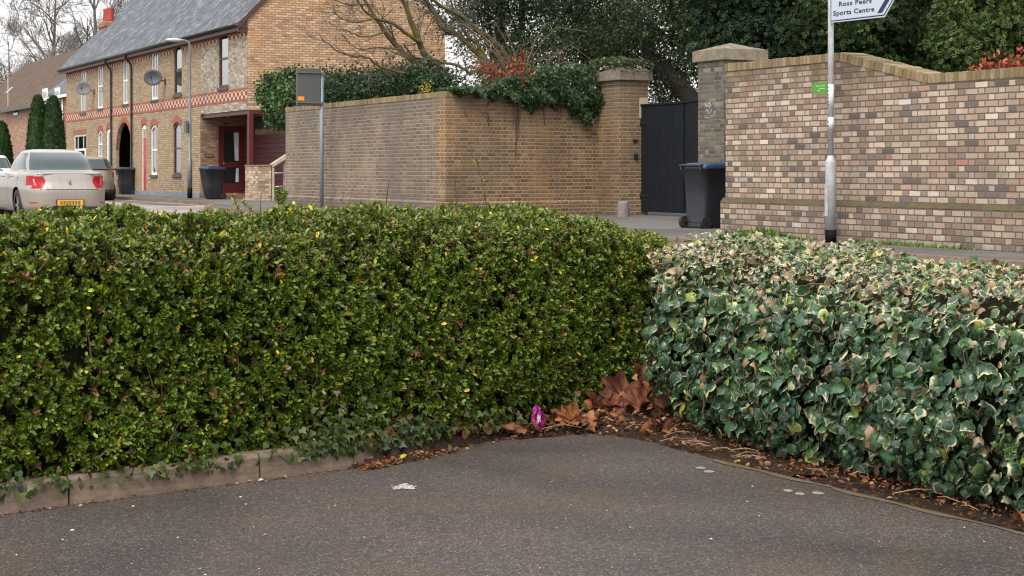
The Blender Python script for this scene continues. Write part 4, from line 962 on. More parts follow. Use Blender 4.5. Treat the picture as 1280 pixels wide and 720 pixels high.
c3, V3 = car('hatchback_car', 'white car at the far left behind the silver saloon with a red light', K2, white, M_carglass, G2, (.78, 3.3), carloc(50.5, 8.3), CR, (-.005, .72, .50, M_yplate, ''), wr=.30, n=240, per=5)

# ================================================================ WHEELIE BINS
M_bin = dirty('grey_black_bin', (.014,.018,.024), (.06,.06,.065), .5, 5, .5, .8, .4)
M_lid = dirty('blue_bin_lid', (.012,.035,.10), (.1,.12,.15), .4, 6, .5, .8, .4)
M_lidk = dirty('black_bin_lid', (.018,.022,.03), (.1,.1,.1), .45, 6)
def wheelie(label, loc, rz, lid, group='wheelie bins', tag_=None, big=1.0):
    t = thing('wheelie_bin', label, 'wheelie bin', loc, rz, group)
    m = MB(); secs = [(.0, .20, .20, .09), (.04, .215, .23, .05), (.5, .245, .285, 0), (.92, .275, .33, -.02), (.93, .29, .345, -.02), (.97, .29, .345, -.02)]
    n = 40; vs = []
    for z, a, b, oy in secs:
        x, y = superloop(a, b, 7, n); vs += [(x[k], y[k]+oy, z*1.0) for k in range(n)]
    fs = [(i*n+k, i*n+(k+1) % n, (i+1)*n+(k+1) % n, (i+1)*n+k) for i in range(len(secs)-1) for k in range(n)] + [tuple(reversed(range(n)))]
    m.add(vs, fs, True); b = m.build('bin_body', M_bin, t)
    m = MB(); n = 40; vs = []
    for z, a, b_ in ((.955, .305, .36), (.995, .305, .365), (1.02, .29, .34), (1.045, .2, .25), (1.05, .05, .06)):
        x, y = superloop(a, b_, 7, n); vs += [(x[k], y[k]-.02, z+(y[k]*-.02)) for k in range(n)]
    m.add(vs, [(i*n+k, i*n+(k+1) % n, (i+1)*n+(k+1) % n, (i+1)*n+k) for i in range(4) for k in range(n)], True)
    m.box(-.10, .10, -.40, -.36, .97, 1.0); l = m.build('lid', lid, t)
    m = MB(); m.tube([(-.25, .36, 1.0), (.25, .36, 1.0)], .02, 8); m.box(-.24, -.20, .29, .37, .93, 1.02); m.box(.20, .24, .29, .37, .93, 1.02); m.build('handle', M_bin, t)
    for sd in (-1, 1):
        m = MB(); m.cyl((sd*.215, .27, .10), (sd*.27, .27, .10), .10, 20); w_ = m.build('wheel', M_tyre, t)
        m = MB(); m.cyl((sd*.27, .27, .10), (sd*.275, .27, .10), .045, 14); m.build('hub', M_bin, w_)
    m = MB(); m.tube([(-.22, .27, .10), (.22, .27, .10)], .015, 6); m.build('axle', M_iron, t)
    if tag_:
        m = MB(); m.box(-.02, .03, -.325, -.318, .55, .93); m.build('paper_tag', plain('paper_tag', (.55,.65,.45), .7), t)
    return t
# local y- is the lid's opening side (front), wheels at y+
p = on_ground(884, 285, 0); psv = (p.x*SX[0]+p.y*SX[1], p.x*SY[0]+p.y*SY[1])
wheelie('tall black wheelie bin with blue lid standing at the gate beside the mixed brick wall', S(*psv), math.radians(127), M_lid)
s_, _ = at_v(265.5, 247, 15.4); wheelie('black wheelie bin with dark blue lid outside the porch door', S(s_, 15.4), SROT+math.radians(12), M_lid)
s_, _ = at_v(156.8, 241, 15.6); wheelie('dark wheelie bin with a pale paper tag at the passage arch', S(s_, 15.6), SROT, M_lidk, tag_=True)

# ================================================================ POSTS AND SIGNS
g = NG('galvanised_post'); o_ = g.tc('Object'); n1 = g.noise(o_, 9, 5, .7); n2 = g.noise(g.vscale(o_, (1, 1, .2)), 40, 3)
c_ = g.mix(g.rng(n1, .4, .65), (.46,.48,.52), (.36,.34,.33)); c_ = g.mix(g.rng(n2, .55, .75, 0, .4), c_, (.2,.15,.12)); M_galv = g.fin(c_, .5, .1)
M_post2 = plain('painted_grey_post', (.22,.24,.27), .55, .2)
M_blackp = plain('black_bitumen_paint', (.006,.006,.007), .7, var=.5, scale=9, spec=.12)
ps = on_ground(1038.5, 303, 0)
sp = thing('signpost', 'tall galvanised signpost with black foot standing before the mixed brick wall', 'signpost', (ps.x, ps.y, 0), SROT)
m = MB(); m.tube([(0, 0, 0), (0, 0, .16)], .0735, 20); m.build('black_foot', M_blackp, sp)
m = MB(); m.tube([(0, 0, .161), (0, 0, 1.02), (0, 0, 1.04), (0, 0, 1.10), (0, 0, 1.11)], [.070, .070, .068, .042, .038], 20); m.build('base_sleeve', M_galv, sp)
m = MB(); m.box(-.03, .03, -.0745, -.066, .34, .75); m.build('service_door', M_galv, sp)
m = MB(); m.tube([(0, 0, 1.11), (0, 0, 4.2)], .037, 16); m.tube([(0, 0, 4.2), (0, 0, 4.23)], [.037, .02], 16); m.build('pole', M_galv, sp)
m = MB()
m.tube([(0, 0, 1.72), (0, 0, 2.02)], .0385, 16); m.tube([(0, 0, 1.45), (0, 0, 1.60)], .0385, 16); m.build('stickers', plain('faded_white_sticker', (.62,.63,.66), .6, var=.1), sp)
m = MB()
for z in (1.48, 1.53, 1.75, 1.79, 1.84, 1.88, 1.93, 1.97): m.box(-.022, .006, -.041, -.0375, z, z+.018)
m.build('sticker_marks', plain('grey_print', (.1,.1,.11), .6), sp)
def text(body, size, mat, parent, loc, rot, name='lettering', spacing=1.0, align='LEFT', off=0.0):
    cu = bpy.data.curves.new(name, 'FONT'); cu.body = body; cu.size = size; cu.space_character = spacing; cu.align_x = align; cu.extrude = .0006; cu.offset = off
    o = bpy.data.objects.new(name, cu); col.objects.link(o)
    dg = bpy.context.evaluated_depsgraph_get(); me = bpy.data.meshes.new_from_object(o.evaluated_get(dg)); bpy.data.objects.remove(o)
    o = bpy.data.objects.new(name, me); col.objects.link(o); me.materials.clear(); me.materials.append(mat); o.parent = parent; o.location = loc; o.rotation_euler = rot
    return o
M_signw = plain('white_sign_face', (.44,.48,.58), .45, var=.04); M_signk = plain('sign_navy', (.006,.018,.05), .5); M_signb = plain('sign_aluminium', (.28,.29,.29), .5, .4)
ds = thing('direction_sign', 'white flag shaped direction sign with dark border and chevron pointing right', 'sign', sp.location + S(.045, -.045, 2.80), math.atan2(-2100, 1320))
Lc, Ls, Hs = .97, 1.20, .56                                  # lower corner, tip, height
out_ = [(0, 0), (Lc, 0), (Ls, Hs/2), (Lc, Hs), (0, Hs)]
m = MB(); m.prism_y(out_, 0, .012); m.build('panel_back', M_signb, ds)
m = MB(); m.prism_y([(0, 0.0), (Lc+.0, 0.0), (Ls, Hs/2), (Lc, Hs), (0, Hs)], -.003, -.0005); m.build('panel_face', M_signw, ds)
def inset(p, d):
    P = np.array(p); return [tuple(q) for q in offs(P, d)]
m = MB(); a = inset(out_, .018); b = inset(out_, .036); k = 5
m.add([(x, -.0045, z) for x, z in a+b], [(i, (i+1) % k, (i+1) % k+k, i+k) for i in range(k)]); m.build('border', M_signk, ds)
m = MB(); cx, cw = Lc-.12, .085; tx = Ls-.165
m.add([(cx-.01, -.0045, .055), (cx+cw-.01, -.0045, .055), (tx+cw, -.0045, Hs/2), (cx+cw-.01, -.0045, Hs-.055), (cx-.01, -.0045, Hs-.055), (tx, -.0045, Hs/2)], [(0, 1, 2, 5), (5, 2, 3, 4)]); m.build('chevron', M_signk, ds)
text('Ross Peers', .083, M_signk, ds, (.16, -.0045, .195), (PI/2, 0, 0), spacing=1.15, off=.002).scale = (1.38, 1, 1)
text('Sports Centre', .083, M_signk, ds, (.06, -.0045, .085), (PI/2, 0, 0), spacing=1.1, off=.002).scale = (1.38, 1, 1)
m = MB()
for z in (.1, .45): m.tube([(-.05, .045, z+.01), (.0, .02, z+.01), (.06, .016, z+.01)], .012, 6); m.box(0, Lc, .012, .03, z, z+.02)
m.build('fixing_rail', M_signb, ds)
# little green footpath finger on the left of the pole
gs = thing('footpath_sign', 'small green arrow shaped footpath sign strapped to the signpost', 'sign', sp.location + S(-.04, -.03, 1.905), SROT)
m = MB(); m.prism_y([(0, 0), (-.26, 0), (-.31, .03), (-.31, .115), (-.26, .145), (0, .145)][::-1], -.004, .004); m.build('panel', plain('green_sign', (.07,.26,.025), .5, var=.06), gs)
m = MB()
for z, a, b in ((.095, -.23, -.13), (.095, -.12, -.04), (.06, -.16, -.04), (.035, -.2, -.13)): m.box(a, b, -.006, -.0045, z, z+.010)
m.build('faded_print', plain('pale_green_print', (.35,.55,.3), .6), gs)
# grey sign box seen from behind on a thin post
s_, z_ = at_v(402, 129, 13.1); p2 = S(s_, 13.1)
gp = thing('sign_post', 'thin grey post carrying a sign box in front of the greyed wall', 'post', p2, SROT)
m = MB(); m.tube([(0, 0, 0), (0, 0, 3.16)], .045, 14); m.build('pole', M_post2, gp)
bx_ = thing('road_sign_box', 'grey rectangular road sign box seen from the back with an orange sticker', 'sign box', S(s_+.06, 13.1, 2.37), SROT+PI/2)
W_ = .56
m = MB(); m.box(-W_-.04, -.045, .0, .085, 0.0, .84); m.build('housing', plain('sign_back_grey', (.082,.086,.080), .6, var=.08), bx_, bevel=.012)
m = MB(); M_ch = plain('channel_grey', (.11,.115,.11), .5); m.box(-W_-.06, .05, -.03, -.002, .055, .09); m.build('mounting_channel', M_ch, bx_); m = MB(); m.box(-W_-.06, .05, -.03, -.002, .73, .765); m.build('mounting_channel', M_ch, bx_)
m = MB(); m.box(-W_-.025, -W_+.125, -.0065, -.0015, .115, .205); m.build('sticker', plain('orange_sticker', (.72,.30,.02), .5), bx_)
# lamp post before the terrace
s_, _ = at_v(237.3, 248, 15.27)
lp = thing('street_lamp', 'slim grey street lamp with flat lantern before the terrace front', 'street lamp', S(s_, 15.27), SROT)
m = MB(); m.tube([(0, 0, 0), (0, 0, .33)], .085, 14); m.build('black_foot', M_blackp, lp)
m = MB(); m.tube([(0, 0, .331), (0, 0, 1.25), (0, 0, 1.3), (0, 0, 5.05), (0, -.06, 5.16), (0, -.2, 5.2), (0, -.35, 5.2)], [.08, .08, .055, .045, .04, .035, .035], 14); m.build('column', plain('lamp_column', (.20,.215,.235), .5, .3), lp)
m = MB(); ico(m, (0, -.52, 5.2), .3, .42, 1.0, .22, 14, 8); m.build('lantern', plain('lantern_shell', (.50,.52,.54), .4), lp)
m = MB(); m.box(-.11, .11, -.16, -.085, 2.15, 2.55); m.build('notice', plain('notice_grey', (.10,.11,.12), .6), lp)
# ================================================================ HEDGES
M_leaf = leafmat('hedge_leaf', .38, .16, .4)
M_ivyv = leafmat('variegated_ivy_leaf', .30, .12, .6, ivy=True)
M_ivy = leafmat('dark_ivy_leaf', .45, .10, .35)
M_need = leafmat('evergreen_spray', .6, .12, .3)
M_dry = leafmat('dry_leaf', .75, .15, .25)
M_twig = plain('hedge_twig', (.10,.06,.04), .9, var=.4, scale=20)
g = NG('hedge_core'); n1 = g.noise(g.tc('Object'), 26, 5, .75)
M_core = g.fin(g.ramp(n1, [(.35, (.006,.007,.004)), (.6, (.02,.022,.01)), (.75, (.04,.028,.018))]), 1.0, spec=.05)  # solid stand-in for inner twigs and leaves; near-black colour paints interior shade

class Path:
    def __init__(s, pts):
        s.p = np.array(pts, float); s.d = np.diff(s.p, axis=0); s.l = np.hypot(*s.d.T); s.c = np.concatenate([[0], np.cumsum(s.l)]); s.L = s.c[-1]
        t = s.d/s.l[:, None]; tv = np.concatenate([t[:1], norm(t[1:]+t[:-1]), t[-1:]]); s.t = tv
    def at(s, q):
        x = np.interp(q, s.c, s.p[:, 0]); y = np.interp(q, s.c, s.p[:, 1])
        tx = np.interp(q, s.c, s.t[:, 0]); ty = np.interp(q, s.c, s.t[:, 1]); T = norm(np.stack([tx, ty], -1))
        return np.stack([x, y], -1), T
def hedge_samples(path, prof, n, H0, Hf, seed, weight=None, amp=.05, r=None):
    """points on the hedge's outer skin: (P, outward normal, s, q, z)"""
    r = r or rng
    pr = Path(prof); s = r.random(n)*path.L
    if weight is None: q = r.random(n)*pr.L
    else:
        grid = np.linspace(0, pr.L, 200); wv = weight(grid/pr.L); cdf = np.cumsum(wv); cdf /= cdf[-1]; q = np.interp(r.random(n), cdf, grid)
    dz, T2 = pr.at(q); xy, T = path.at(s)
    inn = np.stack([-T[:, 1], T[:, 0]], -1)                 # pointing away from the viewer's side
    z = np.where(dz[:, 1] > 0, dz[:, 1]*Hf(s)/H0, dz[:, 1])
    n2 = np.stack([-T2[:, 1], T2[:, 0]], -1)                # outward in (d, z)
    P = np.concatenate([xy + inn*dz[:, :1], z[:, None]], 1)
    N = norm(np.concatenate([inn*n2[:, :1], n2[:, 1:2]], 1))
    P = P + N*(amp*lump(P, 2.3, seed) + amp*.55*lump(P, 7, seed+1))[:, None]
    return P, N, s, q/pr.L, z
def hedge_core(name, path, prof, Hf, H0, inset_, parent, mat):
    pr = np.array(prof); m = MB(); ns = 40; k = len(pr); vs = []
    c = pr.mean(0)
    for i in range(ns+1):
        s = np.array([path.L*(.012+.976*i/ns)]); xy, T = path.at(s); inn = np.array([-T[0, 1], T[0, 0]])
        for d, z in pr:
            z = z*Hf(s)[0]/H0 if z > 0 else z
            d2 = d + (inset_ if d < c[0] else -inset_); z2 = z - (inset_*.9 if z > c[1] else 0)
            p = np.array([*(xy[0]+inn*d2), z2]); p = p + .02*lump(p[None], 9, 5)[0]
            vs.append(tuple(p))
    fs = [(i*k+j, i*k+(j+1) % k, (i+1)*k+(j+1) % k, (i+1)*k+j) for i in range(ns) for j in range(k)] + [tuple(reversed(range(k))), tuple(range(ns*k, ns*k+k))]
    m.add(vs, fs, False); return m.build(name, mat, parent)
def rosettes(P, N, per, tilt, size, r, up=.35, spread=(.55, 1.15)):
    """leaves standing round shoot tips: returns P, D, Nn, size"""
    n = len(P); A = norm(N + np.array([0, 0, up]) + tilt*r.normal(size=(n, 3)))
    E = norm(np.cross(A, r.normal(size=(n, 3)))); F = np.cross(A, E)
    k = per; ph = (np.arange(k)[None, :]*2.4 + r.random((n, 1))*6.28 + r.normal(size=(n, k))*.25)
    an = spread[0] + (spread[1]-spread[0])*r.random((n, k))*np.linspace(.6, 1, k)[None, :]
    D = (np.cos(an)[..., None]*A[:, None] + np.sin(an)[..., None]*(np.cos(ph)[..., None]*E[:, None] + np.sin(ph)[..., None]*F[:, None]))
    Nn = norm(A[:, None]*1.0 - D*.3 + .3*r.normal(size=(n, k, 3)))
    base = P[:, None] - A[:, None]*(.022*np.linspace(0, 1, k)[None, :, None]) + .003*r.normal(size=(n, k, 3))
    sz = size[0] + (size[1]-size[0])*r.random((n, k))
    return base.reshape(-1, 3), D.reshape(-1, 3), Nn.reshape(-1, 3), sz.ravel()

# ---- clipped green hedge on the left
HL_path = Path(NP([(-4.6, 3.64), (-2.47, 4.625), (-.815, 5.39), (-.33, 5.74), (.30, 6.16), (.85, 6.52), (1.12, 6.75), (1.26, 7.0)]))
HT = .705
hprof = [(.03, CP+.09), (-.03, CP+.25), (-.03, .0), (.01, HT-.25), (.07, HT-.10), (.20, HT-.02), (.42, HT), (.78, HT), (.96, HT-.06), (1.05, HT-.22), (1.06, 0), (1.02, CP+.25)]
def Hl(s): return HT - np.clip((s-(HL_path.L-1.7))/1.7, 0, 1)**1.3*.19 + .012*np.sin(s*2.1)
hedge = thing('hedge', 'clipped green small leaved hedge with yellow flecks on a concrete kerb', 'hedge', (0, 0, 0))
wfun = lambda t: np.interp(t, [0, .02, .42, .46, .66, .72, 1], [1.0, 1.25, 1.25, 1.35, 1.1, .35, .2])
r1 = np.random.default_rng(5)
P, N, s_, q_, z_ = hedge_samples(HL_path, hprof, 52000, HT, Hl, 3, wfun, .055, r1)
hole = lump(P, 11, 21) + .8*lump(P, 30, 22)
keep = hole < .66; P, N, z_, q_, hole = P[keep], N[keep], z_[keep], q_[keep], hole[keep]
depth = np.abs(r1.normal(size=len(P)))*.035 + np.clip(hole-.18, 0, 1)*.22
P = P - N*depth[:, None]
B, D, Nn, sz = rosettes(P, N, 8, .45, (.015, .033), r1)
n = len(B); tcol = palette(n, [(.092,.150,.009), (.060,.105,.009), (.155,.208,.013), (.030,.058,.008), (.21,.245,.035)], [4, 3, 2.8, 2.4, 1], .25, r1)
sh = np.repeat(r1.random(len(P)), 8); zz = np.repeat(z_, 8)
# shoots gone bronze, single yellow leaves
bz = sh > np.where(zz > .45, .93, .97); tcol[bz] = palette(bz.sum(), [(.20,.10,.035), (.26,.13,.06), (.16,.075,.03)], [1, 1, 1], .3, r1)
ye = r1.random(n) < np.where(zz > .4, .03, .013); tcol[ye] = palette(ye.sum(), [(.62,.45,.02), (.55,.30,.02), (.50,.50,.06)], [3, 1, 2], .2, r1); sz[ye] *= 1.1
topp = (zz > .5) & (r1.random(n) < .33); tcol[topp] = palette(topp.sum(), [(.17,.22,.05), (.22,.25,.10), (.20,.15,.07)], [3, 1.5, 1], .25, r1)
fol = leaf_mesh('foliage', B, D, Nn, sz, T_OVAL, M_leaf, tcol, hedge, widths=.78+.25*r1.random(n))
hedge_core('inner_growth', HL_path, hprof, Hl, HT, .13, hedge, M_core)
m = MB(); ii = r1.choice(len(P), 2000, replace=False)
for i in ii:
    d = Vector(N[i])*.5 + Vector(r1.normal(size=3)*.5) + Vector((0, 0, .35)); d.normalize(); L = r1.uniform(.05, .14); p = Vector(P[i]) + Vector(N[i])*(.012 if P[i][2] > .45 else -.012)
    m.tube([p-d*L, p-d*L*.4+Vector(r1.normal(size=3)*.008), p+d*.02], [.0028, .0024, .0012], 3, False)
for k in range(7):                                          # bare red-brown stems showing in the face
    i = ii[k]; p = Vector(P[i])+Vector(N[i])*.005; q = p+Vector((r1.uniform(-.03, .03), r1.uniform(-.03, .03), r1.uniform(.08, .2))); m.tube([p, (p+q)/2+Vector(N[i])*.01, q], [.004, .003, .002], 5, False)
m.build('twigs', plain('red_brown_twig', (.085,.04,.028), .85, var=.4, scale=15), hedge)
# a few long shoots standing out of the top
def sprig(px, py, hgt, t, lean=0.0, bare=False):
    b = at_y(px, py, t*1.45); m = MB(); tip = b+Vector((lean, 0, hgt)); m.tube([b-Vector((0, 0, .25)), b, tip], [.004, .0035, .0015], 5, False); m.build('long_shoot', M_twig, hedge)
    if bare: k = 3
    else: k = 9
    ts = np.linspace(.15, 1, k); PP = np.array([b+(tip-b)*float(a) for a in ts]); B, D, Nn, sz = rosettes(PP, np.tile([[0, -.3, 1.]], (k, 1)), 5, .3, (.02, .036), r1)
    leaf_mesh('shoot_leaves', B, D, Nn, sz, T_OVAL, M_leaf, palette(len(B), [(.14,.2,.02), (.4,.36,.04), (.09,.15,.015)], [3, 1, 3], .2, r1), hedge)
sprig(348, 256, .09, 6.6, .0); sprig(351, 256, .075, 6.7, .03); sprig(608, 255, .25, 6.7, -.055, True); sprig(298, 262, .07, 6.3, -.03, True); sprig(314, 262, .05, 6.3, -.05, True)

# ---- green ivy creeping at the foot of the hedge
def ivy_template(seed, curl=.16):
    a = np.radians([0, 22, 45, 68, 95, 125, 155, 180, 205, 235, 265, 292, 315, 338]); rad = np.array([.62, .47, .44, .52, .47, .42, .40, .34, .40, .42, .47, .52, .44, .47])
    rr_ = np.random.default_rng(seed); rad = rad*(1+.08*rr_.normal(size=14)); c = np.array([.38, 0, .05])
    rim = np.stack([c[0]+rad*np.cos(a), rad*np.sin(a), -.02-curl*(rad/.5)**2*np.abs(np.sin(a)*.5+.4*rr_.normal(size=14)*.6)], 1)
    rim[0, 2] -= curl*.8; mid = c+(rim-c)*.62; mid[:, 2] = .02+.02*rr_.normal(size=14)
    V = np.concatenate([[c], mid, rim]); k = 14
    F = [(0, 1+i, 1+(i+1) % k) for i in range(k)] + [(1+i, 1+k+i, 1+k+(i+1) % k, 1+(i+1) % k) for i in range(k)]
    e = np.concatenate([[0], np.full(k, .55), np.ones(k)]); return (V, F), e
IV = [ivy_template(i, c) for i, c in enumerate((.10, .2, .32, .16))]
T_IVYS = (np.array([(0,0,0), (-.1,.35,0), (.3,.5,.02), (.45,.22,.03), (1,0,-.08), (.45,-.22,.03), (.3,-.5,.02), (-.1,-.35,0)]), [(0, 7, 6, 5), (0, 5, 4, 3), (0, 3, 2, 1)])
def scatter_ivy(parent, P, N, size, cols, wts, r, name='leaves', T=None, mat=None, droop=1.0):
    n = len(P); D = norm(np.array([0, 0, -droop]) + .55*r.normal(size=(n, 3)) + N*.25); Nn = norm(N + .35*r.normal(size=(n, 3)) + [0, 0, .25])
    return leaf_mesh(name, P, D, Nn, size[0]+(size[1]-size[0])*r.random(n), T or T_IVYS, mat or M_ivy, palette(n, cols, wts, .25, r), parent)
iv = thing('ivy', 'small dull green ivy creeping over the kerb at the foot of the clipped hedge', 'ivy', (0, 0, 0))
PP = []; NNs = []
for c_s, w_, hh, cnt in ((1.2, .5, .05, 120), (2.2, .5, .05, 140), (3.15, .3, .05, 90), (3.95, .25, .12, 330), (4.3, .2, .06, 120), (4.55, .14, .06, 160), (5.0, .3, .05, 100), (6.0, .4, .06, 170), (7.0, .4, .07, 120)):
    s = c_s+w_*r1.normal(size=cnt)*.6; xy, T = HL_path.at(np.clip(s, 0, HL_path.L)); inn = np.stack([-T[:, 1], T[:, 0]], -1)
    z = CP+.07+np.abs(r1.normal(size=cnt))*hh; d = -.02-.03*r1.random(cnt); PP.append(np.concatenate([xy+inn*d[:, None], z[:, None]], 1)); NNs.append(np.concatenate([-inn, np.full((cnt, 1), .4)], 1))
scatter_ivy(iv, np.concatenate(PP), norm(np.concatenate(NNs)), (.022, .042), [(.045,.07,.014), (.065,.095,.02), (.028,.048,.012), (.10,.09,.035)], [3, 2, 2, .6], r1)

# ---- variegated ivy hedge on the right (runs along the street)
pA = [tuple(S(a, 4.72)[:2]) for a in (-7.86, -7, -6, -4, -3, -1.6)]
HR_path = Path(pA); HR = .465
rprof = [(.16, CP+.02), (.05, CP+.22), (.0, -.1), (.03, HR-.2), (.13, HR-.06), (.3, HR), (.72, HR+.0), (.88, HR-.08), (.95, -.05), (.9, CP+.2)]
def Hr(s): return HR + .015*np.sin(s*3) + .05*np.exp(-np.asarray(s)/.7)
vh = thing('ivy_hedge', 'hedge of large cream edged variegated ivy leaves to the right of the corner', 'hedge', (0, 0, 0))
r2 = np.random.default_rng(9)
wf2 = lambda t: np.interp(t, [0, .1, .48, .55, .75, .8, 1], [.9, 1.3, 1.3, 1.5, 1.3, .4, .2])
P, N, s_, q_, z_ = hedge_samples(HR_path, rprof, 19500, HR, Hr, 31, wf2, .06, r2)
# close the left end with leaves too
m_ = 1900; yy = r2.random(m_)*.8+.08; zz = CP+.15+r2.random(m_)**.7*(HR+.03-CP-.15); Pe = np.stack([S(-7.86, 0).x+0*yy, S(-7.86, 0).y+0*yy, zz], 1); Pe[:, 0] += SY[0]*(4.72+yy); Pe[:, 1] += SY[1]*(4.72+yy)
Ne = np.tile([[-SX[0], -SX[1], .1]], (m_, 1)); Pe += norm(Ne)*(.06*lump(Pe, 5, 3))[:, None]
P = np.concatenate([P, Pe]); N = np.concatenate([N, Ne]); z_ = np.concatenate([z_, zz])
hole = lump(P, 9, 41); k = hole < .8; P, N, z_, hole = P[k], N[k], z_[k], hole[k]
P = P - N*(np.abs(r2.normal(size=len(P)))*.05 + np.clip(hole-.35, 0, 1)*.16 - .01)[:, None]
n = len(P); topm = np.clip((z_-(HR-.22))/.2, 0, 1)
D = norm(np.stack([np.zeros(n), np.zeros(n), -1+.0*topm], 1)*(1-.65*topm)[:, None] + N*.35 + .68*r2.normal(size=(n, 3)))
Nn = norm(N*1.0 + np.array([0, 0, .45]) + .58*r2.normal(size=(n, 3)))
size = (.028+.056*r2.random(n)**1.5)*(1-.42*topm)
big = (r2.random(n) < .09) & (topm < .5); size[big] *= 1.3
tc_ = palette(n, [(.025,.075,.036), (.04,.11,.042), (.018,.055,.034), (.07,.15,.04), (.05,.09,.055)], [4, 3, 3, 1.4, 1.5], .3, r2)
inten = np.where(r2.random(n) < .85, 1, 0.25); thr = np.clip(.93 + .17*r2.normal(size=n) - .26*topm, .25, 1.1)
yl = r2.random(n) < .02+.05*topm; tc_[yl] = palette(yl.sum(), [(.24,.28,.03), (.40,.36,.05), (.17,.24,.03)], [3, 1, 2], .2, r2)
br = r2.random(n) < .035+.20*topm; tc_[br] = palette(br.sum(), [(.30,.17,.10), (.38,.25,.15), (.22,.11,.07), (.42,.32,.22)], [1, 1, 1, 1], .25, r2)
pl2 = r2.random(n) < .012+.14*topm; size[pl2] *= .72; tc_[pl2] = palette(pl2.sum(), [(.42,.38,.25), (.46,.39,.28), (.34,.34,.22)], [1, 1, 1], .2, r2)
for j in range(4):
    mk = np.arange(n) % 4 == j; (V_, F_), e_ = IV[j]
    leaf_mesh('foliage', P[mk], D[mk], Nn[mk], size[mk], (V_, F_), M_ivyv, tc_[mk], vh, edge=(e_, thr[mk], inten[mk]), widths=.8+.35*r2.random(mk.sum()))
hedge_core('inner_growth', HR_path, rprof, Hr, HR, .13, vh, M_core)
m = MB()
for i in r2.choice(n, 420, replace=False):
    d = Vector(N[i])*.35 + Vector(r2.normal(size=3)*.6) + Vector((0, 0, .5)); d.normalize(); L = r2.uniform(.06, .2); p = Vector(P[i])
    m.tube([p-d*L, p-d*L*.4+Vector(r2.normal(size=3)*.012), p+d*.015], [.004, .0032, .002], 4, False)
m.build('stems', plain('ivy_stem', (.15,.085,.06), .85, var=.4), vh)

# ================================================================ FALLEN LEAVES AND LITTER
r3 = np.random.default_rng(17)
def dist_to_poly(pts, poly):
    A = np.array(poly[:-1]); Bv = np.array(poly[1:])-A; l2 = (Bv**2).sum(1)
    t = np.clip(((pts[:, None]-A)*Bv).sum(-1)/l2, 0, 1); return np.sqrt((((A+t[..., None]*Bv)-pts[:, None])**2).sum(-1)).min(1)
line_c = NP([(-.9, 5.33), (-.42, 5.68), (-.15, 5.86), (.10, 5.93), (.48, 6.04), (.8, 5.92), (1.147, 5.56), (1.68, 5.05), (2.40, 4.42), (3.2, 3.7)])
def corner_w(x): return np.interp(x, [-3, -.75, -.5, 0, .6, .85, 1.2, 2.5], [.06, .10, .22, .35, .8, .5, .26, .24])
def litter_points(n, spread):
    pth = Path(line_c); s = r3.random(n)**1.25*pth.L; s = s[(s < pth.L*.42) | (r3.random(n) < .45)]; n = len(s); xy, T = pth.at(s); inn = np.stack([-T[:, 1], T[:, 0]], -1); wd = corner_w(xy[:, 0])*spread
    return xy + inn*(r3.random(n)*wd-.03-.05*(xy[:, 0] < 0)-.05*(xy[:, 0] < -.3))[:, None], s
def mound(x, y): x = x/.8485; y = y/1.4848; return .06*np.exp(-((x+.45)**2/.16)) + .12*np.exp(-((x+.62)**2/.03)) + .13*np.exp(-((x-.95)**2/.12+(y-6.45)**2/.12)) + .05*np.exp(-((x-.45)**2/.3+(y-6.15)**2/.03)) + .02
# leaf mould bank: solid ground under the litter in the corner
m = MB(); gx = np.linspace(-.7, 1.5, 36); gy = np.linspace(7.8, 10.9, 40); vs = []
for y in gy:
    for x in gx:
        inside = dist_to_poly(np.array([[x, y]]), line_c)[0]; side = np.interp(x, [p[0] for p in line_c], [p[1] for p in line_c])-.05*(x < .05)-.05*(x < -.3)
        h = CP-.035 + (mound(x, y)+.005*r3.normal() if y > side+.015 else -.03); vs.append((x, y, h))
k = len(gx); m.add(vs, [(j*k+i, j*k+i+1, (j+1)*k+i+1, (j+1)*k+i) for j in range(len(gy)-1) for i in range(k-1)], True)
props(m.build('leaf_mould', M_soil), 'dark leaf mould heaped in the corner between the two hedges', 'leaf mould', kind='stuff')
xy, _ = litter_points(6500, 1.3); cnt = len(xy); xy2 = np.array(NP(np.stack([r3.uniform(.1, 1.35, 2600), r3.uniform(5.95, 6.8, 2600)], 1))); xy = np.concatenate([xy, xy2]); 
z = CP-.02+mound(xy[:, 0], xy[:, 1])*np.interp(xy[:, 1]-np.interp(xy[:, 0], [p[0] for p in line_c], [p[1] for p in line_c]), [-.05, .02], [.15, 1]) + .018*r3.random(len(xy))
n = len(xy); P = np.concatenate([xy, z[:, None]], 1); a = r3.random(n)*6.28
D = np.stack([np.cos(a), np.sin(a), .25*r3.normal(size=n)], 1); Nn = norm(np.array([0, 0, 1])+.55*r3.normal(size=(n, 3)))
T_CURL = (np.array([(0,0,0),(.3,.36,.18),(.7,.34,.22),(1,0,.16),(.7,-.34,.22),(.3,-.36,.18)])*np.array([1,.75,1]), [(0,5,4,3),(0,3,2,1)])
lit = leaf_mesh('leaf_litter', P, D, Nn, .010+.030*r3.random(n)**2, T_CURL, M_dry, palette(n, [(.17,.06,.03), (.24,.095,.045), (.09,.04,.025), (.30,.15,.07), (.34,.22,.12), (.50,.36,.05), (.12,.14,.04)], [4, 3, 5, 1.4, .9, .2, .25], .3, r3), None)
props(lit, 'small brown fallen leaves drifted along the hedge foot and corner', 'leaf litter', kind='stuff')
